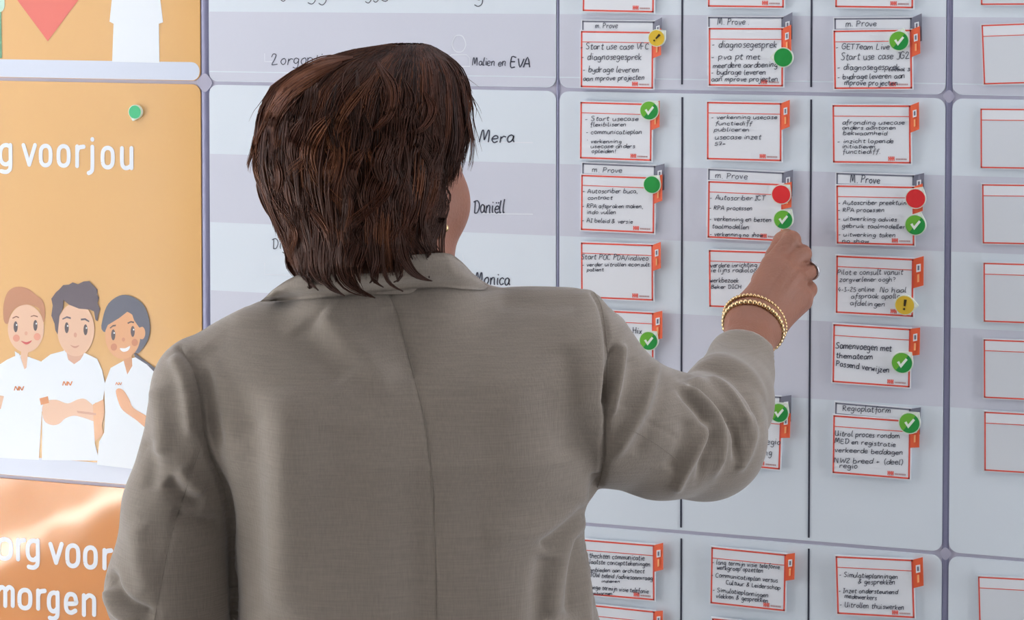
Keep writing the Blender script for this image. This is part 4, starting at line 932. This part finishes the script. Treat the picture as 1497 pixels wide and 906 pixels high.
def sphere(c, r, nu=16, nv=10, R=None):
    V = [np.array([0, 0, r[2]])]
    for j in range(1, nv):
        for i in range(nu): V.append(np.array([r[0]*math.sin(PI*j/nv)*math.cos(2*PI*i/nu), r[1]*math.sin(PI*j/nv)*math.sin(2*PI*i/nu), r[2]*math.cos(PI*j/nv)]))
    V.append(np.array([0, 0, -r[2]])); Fc = [(0, 1+i, 1+(i+1) % nu) for i in range(nu)]
    for j in range(nv-2):
        for i in range(nu): a = 1+j*nu; Fc.append((a+i, a+nu+i, a+nu+(i+1) % nu, a+(i+1) % nu))
    a = 1+(nv-2)*nu; Fc += [(a+i, len(V)-1, a+(i+1) % nu) for i in range(nu)]
    V = np.array(V); V = V@(R.T if R is not None else np.eye(3)); return V+c, Fc
for g in (-1, 1):
    V, Fc = sphere(hl(g*.031, .0825, .004), (.0125, .0125, .0115)); ey = pmk('eye', V, Fc, M_eyew, body)
    V, Fc = sphere(hl(g*.031, .0925, .004), (.006, .0035, .006), R=HR); pmk('iris', V, Fc, M_iris, body)
V, Fc = sphere(hl(0, .096, -.0635), (.021, .007, .0065), R=HR); pmk('lips', V, Fc, M_lip, body)
V, Fc = sphere(pp(651.5, 333, 2.09), (.0035, .0035, .0045), 10, 6); pmk('earring', V, Fc, M_gold)
# ring on the ring finger
rp = pp(1184, 395, 2.434); pts = []
ra = np.array([.55, .75, .25]); ra /= np.linalg.norm(ra); u = np.cross(ra, [0, 0, 1]); u /= np.linalg.norm(u); v = np.cross(ra, u)
for a in np.linspace(0, 2*PI, 29)[:-1]: pts.append(rp+.0112*(u*math.cos(a)+v*math.sin(a)))
V, Fc = tube(pts, .0016, 8, True); pmk('ring', V, Fc, M_silver)
# bracelet: two strands of small beads round the wrist
BV = []; BF = []
def strand(c, ax_, r1, r2, tilt, rb, n):
    ax_ = ax_/np.linalg.norm(ax_); u = np.cross(ax_, [0, 1.0, 0]); u /= np.linalg.norm(u); v = np.cross(ax_, u)
    for i in range(n):
        a = 2*PI*i/n; p = c+r1*u*math.cos(a)+r2*v*math.sin(a)+ax_*tilt*math.sin(a+.4)
        V, Fc = sphere(p, (rb, rb, rb), 7, 5); b = len(BV); BV.extend(V); BF.extend([tuple(k+b for k in f) for f in Fc])
fx = J(1106, 466, 2.392)-J(1088, 520, 2.338)
strand(J(1101, 478, 2.376), fx, .0352, .0335, .004, .0035, 40); n_big = len(BV)
strand(J(1103, 471, 2.384), fx, .0375, .0345, .006, .0024, 54)
br = pmk('bracelet', BV, BF, M_gold); br['label'] = 'double gold bead bracelet'; br['kind'] = 'stuff'

# ---- hair
M_hair = bpy.data.materials.new('hair_dark_brown'); M_hair.use_nodes = True
nt = M_hair.node_tree; b = nt.nodes['Principled BSDF']; b.inputs['Roughness'].default_value = .5; b.inputs['Specular IOR Level'].default_value = .2
at = nt.nodes.new('ShaderNodeAttribute'); at.attribute_name = 'tone'; cr = nt.nodes.new('ShaderNodeValToRGB')
cr.color_ramp.elements[0].color = (*lin((40, 24, 18)), 1); cr.color_ramp.elements[1].color = (*lin((134, 84, 54)), 1); e2 = cr.color_ramp.elements.new(.6); e2.color = (*lin((78, 44, 30)), 1)
nt.links.new(at.outputs['Fac'], cr.inputs[0]); nt.links.new(cr.outputs[0], b.inputs['Base Color'])
PY = np.array([63.5, 66, 72, 85, 100, 125, 160, 200, 235, 265, 285, 310, 340, 370, 395, 415.])
PL = np.array([572, 556, 515, 468, 434, 401, 382, 374.5, 373.5, 379, 387, 397, 408, 420, 432, 445.])
PR = np.array([618, 630, 642, 660, 671, 680, 685, 688, 687, 682, 676, 668, 664, 664, 655, 640.])
PD = np.array([.018, .026, .045, .068, .083, .098, .108, .112, .112, .108, .104, .099, .093, .090, .092, .095])
HD = 2.105
def prof(y):
    L = np.interp(y, PY, PL); R_ = np.interp(y, PY, PR); s = HD/F_PX
    cx = (L+R_)/2; a = (R_-L)/2*s; return (cx-CX)*s, a, np.interp(y, PY, PD)
def zof(y): return CAM_H+(pp(560, y, HD)[2]-CAM_H)
ZT = np.array([pp(560, y, HD)[2] for y in (60, 420)])
def yofz(z): return 60+(z-ZT[0])/(ZT[1]-ZT[0])*360
FD = math.atan2(hf[1], hf[0])                       # direction of the face in the horizontal plane
def endpx(th):                                      # where the locks of direction th end
    d = abs((th-FD+PI) % (2*PI)-PI); rightside = ((th-FD+PI) % (2*PI)-PI) < 0
    if d < .75: return 165
    if d < 1.25: return 165+(d-.75)/.5*85
    if rightside:
        if d < 1.55: return 250+(d-1.25)/.3*22
        if d < 1.98: return 272+(d-1.55)/.43*90
        return 380
    return 250+min((d-1.25)/.35, 1)*126
def capf(P, ax):
    py = yofz(P[..., 2]); cx, a, bb = prof(py); k = .90
    cx = cx+.0; q = np.sqrt(((P[..., 0]-cx)/(a*k))**2+((P[..., 1]-HD)/(bb*k))**2)
    f = (q-1)*np.minimum(a, bb)*k
    f = np.where(py < 71, np.maximum(f, (71-py)*.0007), f); f = np.maximum(f, (py-384)*.0007)
    l = (P-HC.astype(np.float32))@HR.astype(np.float32)
    face = np.maximum(.028-l[..., 1], l[..., 2]-.062)              # keep out of the face
    f = np.maximum(f, -np.maximum(.028-l[..., 1], l[..., 2]-.062)*1.0) if False else np.maximum(f, np.minimum(l[..., 1]-.030, .062-l[..., 2]))
    ear = np.minimum(np.minimum(l[..., 1]+.030, l[..., 0]-.040), .006-l[..., 2])   # leave the right ear and cheek free
    return np.maximum(f, ear)
V, Qh = nets(capf, (pp(360, 200, HD)[0], HD-.13, zof(400)), (pp(700, 200, HD)[0], HD+.13, zof(62)), .004)
V = relax(V, Qh, 5, .5)
hair = pmk('hair', V, Qh, M_hair); hair['label'] = 'short layered dark brown hair'
ta = hair.data.attributes.new('tone', 'FLOAT', 'POINT'); ta.data.foreach_set('value', np.full(len(V), .08, np.float32))
# strands
NP = 16; rows_V = []; tones = []; radii = []
KX = (560-CX)*HD/F_PX
def lock(th0, y0, yend, rho, nst, drift, wave, curl, tone, spread):
    ph = RNG.uniform(0, 2*PI); lw = RNG.uniform(.7, 1.2)
    s = np.linspace(0, 1, NP); lr = RNG.normal(0, .02); wa = RNG.uniform(.012, .045)
    for _ in range(nst):
        dth = RNG.normal(0, spread); dr = RNG.normal(0, .009); ye = yend+RNG.normal(0, 4); ys = max(63.5+RNG.uniform(0, 6), y0+RNG.normal(0, 6))
        q = 1-(1-s)**1.0; y = ys+(ye-ys)*q
        pinch = 1-.5*s**1.5-.3*np.sin(PI*s)
        th = th0+dth*pinch+drift*s**1.3+wave*np.sin(s*5.2*lw+ph)*s
        cx, a, bb = prof(y); top = np.clip((y-66)/40, 0, 1)
        rho_ = 1+(rho-1)*top-(.03*(1-top))
        rr = rho_+lr*s+dr*pinch+wa*np.sin(s*7.5*lw+ph*1.7)*s+curl*s**4
        x = cx+a*rr*np.cos(th); yy = HD+bb*rr*np.sin(th); z = ZT[0]+(y-60)/360*(ZT[1]-ZT[0])+np.where(s < .2, 0, 0)
        rows_V.append(np.stack([x, yy, z], 1)); tones.append(np.clip(tone+RNG.normal(0, .05)+.18*s, 0, 1)); radii.append(RNG.uniform(.00055, .00085))
for i in range(560):
    th = RNG.uniform(-PI, PI); layer = RNG.random()
    ye = endpx(th); full = ye > 380
    tip = th if th < PI else th-2*PI
    # loose ragged ends at the nape
    if full: ye += 11*math.sin(11*th)+RNG.uniform(-7, 5)
    y0 = 64+RNG.exponential(12)
    if layer < .38 and full: ye = RNG.uniform(215, 390)          # shorter top layers
    if layer > .80 and full: y0 = RNG.uniform(130, 260)
    rho = .935+.075*RNG.random()+(.02 if ye < 380 and full else 0)
    dr = -.22*math.cos(th)*1.0+RNG.normal(0, .14)
    if not full: dr = RNG.normal(0, .05)-(.12 if ((th-FD+PI) % (2*PI)-PI) < 0 else -.1)
    tone = max(0, RNG.normal(.18, .22))+(.22 if math.cos(th) < -.35 else 0)+(.2 if RNG.random() < .10 else 0)
    lock(th, y0, ye, rho, 13, dr, RNG.uniform(.08, .30) if full else .04, RNG.uniform(-.06, .08) if full else -.02, tone, .07)
for i in range(45):                                  # curved locks lying over the others
    th = RNG.uniform(-PI, -.8) if RNG.random() < .85 else RNG.uniform(2.4, PI); y0 = RNG.uniform(75, 280); span = RNG.uniform(90, 170); sgn = RNG.choice([-1, 1])
    lock(th, y0, min(y0+span, 404), RNG.uniform(.985, 1.02), 22, sgn*RNG.uniform(.10, .34), RNG.uniform(.10, .26), RNG.uniform(.0, .05), RNG.uniform(.25, .72) if math.cos(th) < .1 else RNG.uniform(.1, .45), .075)
for i in range(46):                                   # fly-away hairs at the crown and the right side
    th = RNG.choice([RNG.uniform(-.6, .7), RNG.uniform(-PI, PI)]); lock(th, 64, RNG.uniform(120, 240), 1.03, 1, RNG.normal(0, .3), .06, .05, .3, .1)
def wisp(path, width, n, tone, lift=.04, dcol=.04):   # a tapered wavy lock drawn over the back of the hair
    P = np.array(crom(path, 6)); L = np.concatenate([[0], np.cumsum(np.linalg.norm(np.diff(P, axis=0), axis=1))]); t = np.linspace(0, L[-1], NP)
    X = np.interp(t, L, P[:, 0]); Y = np.interp(t, L, P[:, 1]); u = t/L[-1]; dX = np.gradient(X); dY = np.gradient(Y); q = np.hypot(dX, dY); nx, ny = -dY/q, dX/q
    env = np.minimum(1, u*3+.15)*(1-u**3)
    for _ in range(n):
        o = RNG.normal(0, width*.5)*env+.6*np.sin(u*6+RNG.uniform(0, 6))*u; x_ = X+nx*o; y_ = Y+ny*o
        cx, a, bb = prof(y_); xx = (x_-CX)*HD/F_PX; cc = np.clip((xx-cx)/np.maximum(a, 1e-4), -.985, .985)
        lf = lift*np.sin(PI*np.clip(u*1.1, 0, 1))+.985+RNG.normal(0, .006); yy = HD-bb*np.sqrt(1-cc**2)*lf-.002-.006*u**3*(Y[-1] > 385); z = ZT[0]+(y_-60)/360*(ZT[1]-ZT[0])
        rows_V.append(np.stack([xx, yy, z], 1)); tones.append(np.clip(tone+RNG.normal(0, dcol)+.12*np.sin(PI*u), 0, 1)); radii.append(RNG.uniform(.0006, .00085))
def hp(*q): return [(336+x/1.936, 29+y/1.936) for x, y in q]
for path, w_, n_, tn in ((hp((430, 110), (472, 180), (462, 250), (400, 305)), 9, 26, .50), (hp((425, 140), (352, 230), (325, 300), (352, 348)), 9, 30, .62), (hp((325, 235), (262, 330), (268, 400), (312, 455)), 10, 30, .66),
    (hp((335, 330), (302, 400), (330, 450)), 7, 20, .6), (hp((558, 190), (578, 240), (552, 285), (515, 295)), 7, 20, .45), (hp((330, 110), (200, 180), (115, 270), (82, 390)), 12, 40, .62),
    (hp((270, 140), (180, 210), (140, 290), (150, 390)), 12, 36, .5), (hp((185, 420), (198, 510), (255, 545)), 8, 24, .5), (hp((235, 490), (292, 560), (298, 645)), 9, 28, .52), (hp((360, 100), (250, 120), (150, 190), (90, 300)), 8, 30, .6),
    (hp((380, 440), (424, 540), (392, 605)), 8, 22, .35), (hp((88, 400), (110, 510), (172, 605)), 9, 34, .55), (hp((470, 300), (440, 380), (470, 470)), 9, 24, .3), (hp((540, 320), (580, 390), (560, 460)), 9, 24, .25),
    (hp((130, 330), (160, 420), (140, 500), (180, 560)), 9, 28, .5), (hp((240, 250), (200, 330), (215, 420)), 9, 26, .42), (hp((410, 330), (370, 400), (400, 470)), 8, 22, .4),
    (hp((140, 540), (170, 650), (172, 690), (205, 736)), 7, 34, .42), (hp((200, 560), (205, 660), (222, 700), (268, 732)), 8, 38, .36), (hp((290, 560), (280, 660), (298, 712), (345, 738)), 8, 36, .26), (hp((340, 540), (330, 650), (352, 705), (428, 742)), 9, 44, .24),
    (hp((450, 560), (446, 640), (462, 700), (502, 730)), 4, 20, .2), (hp((490, 540), (500, 630), (530, 685), (578, 714)), 9, 44, .2), (hp((180, 560), (172, 650), (190, 700), (238, 734)), 7, 32, .38), (hp((390, 560), (356, 650), (370, 700), (404, 738)), 8, 34, .22),
    (hp((560, 540), (575, 610), (600, 650), (625, 672)), 7, 30, .16), (hp((420, 560), (430, 640), (420, 690), (450, 715)), 7, 26, .2), (hp((250, 600), (240, 660), (262, 700), (300, 716)), 7, 26, .34)):
    wisp(path, w_, n_, tn)
for i in range(70):
    x0 = RNG.uniform(400, 655); y0 = RNG.uniform(90, 320); cx0 = 535; lean = (x0-cx0)/150; s_ = RNG.choice([-1, 1]); L_ = RNG.uniform(85, 150); A_ = RNG.uniform(3, 9)*s_; fl = max(0, (y0-240)/90)
    l0, r0 = np.interp(y0, PY, PL)+8, np.interp(y0, PY, PR)-8; x0 = min(max(x0, l0), r0)
    dxx = (14*lean if y0 < 160 else -12*lean if y0 > 240 else 0)
    wisp([(x0, y0), (x0+A_+dxx*.3, y0+L_*.33), (x0-A_*.6+dxx*.7, y0+L_*.7), (x0+A_*.5+dxx, min(y0+L_, 392))], RNG.uniform(6, 11), 20, max(.03, RNG.normal(.28 if x0 < 520 else .12, .13)), .018)
S = np.array(rows_V); ns = len(S); tones = np.array(tones); radii = np.array(radii)
# keep the ear and cheek on the right free of strands
T = np.gradient(S, axis=1); T /= np.maximum(np.linalg.norm(T, axis=2, keepdims=True), 1e-9)
A = np.cross(T, np.array([.31, .2, .93])); A /= np.maximum(np.linalg.norm(A, axis=2, keepdims=True), 1e-9); B = np.cross(T, A)
prf = np.interp(np.linspace(0, 1, NP), [0, .1, .6, 1], [.6, 1, .9, .12])
R_ = (radii[:, None]*prf[None])[..., None]
ring = [S+R_*(A*math.cos(a)+B*math.sin(a)) for a in (0, 2*PI/3, 4*PI/3)]
SV = np.stack(ring, 2).reshape(-1, 3)                 # strand, point, side
base = (np.arange(ns)[:, None, None]*NP+np.arange(NP-1)[None, :, None])*3; k = np.arange(3)[None, None, :]; k2 = (k+1) % 3
SF = np.stack([base+k, base+k2, base+3+k2, base+3+k], -1).reshape(-1, 4)
hl_ = pmk('hair_strands', SV, SF, M_hair, hair); hl_['kind'] = 'stuff'
ta = hl_.data.attributes.new('tone', 'FLOAT', 'POINT'); ta.data.foreach_set('value', np.repeat(tones.reshape(-1), 3).astype(np.float32))
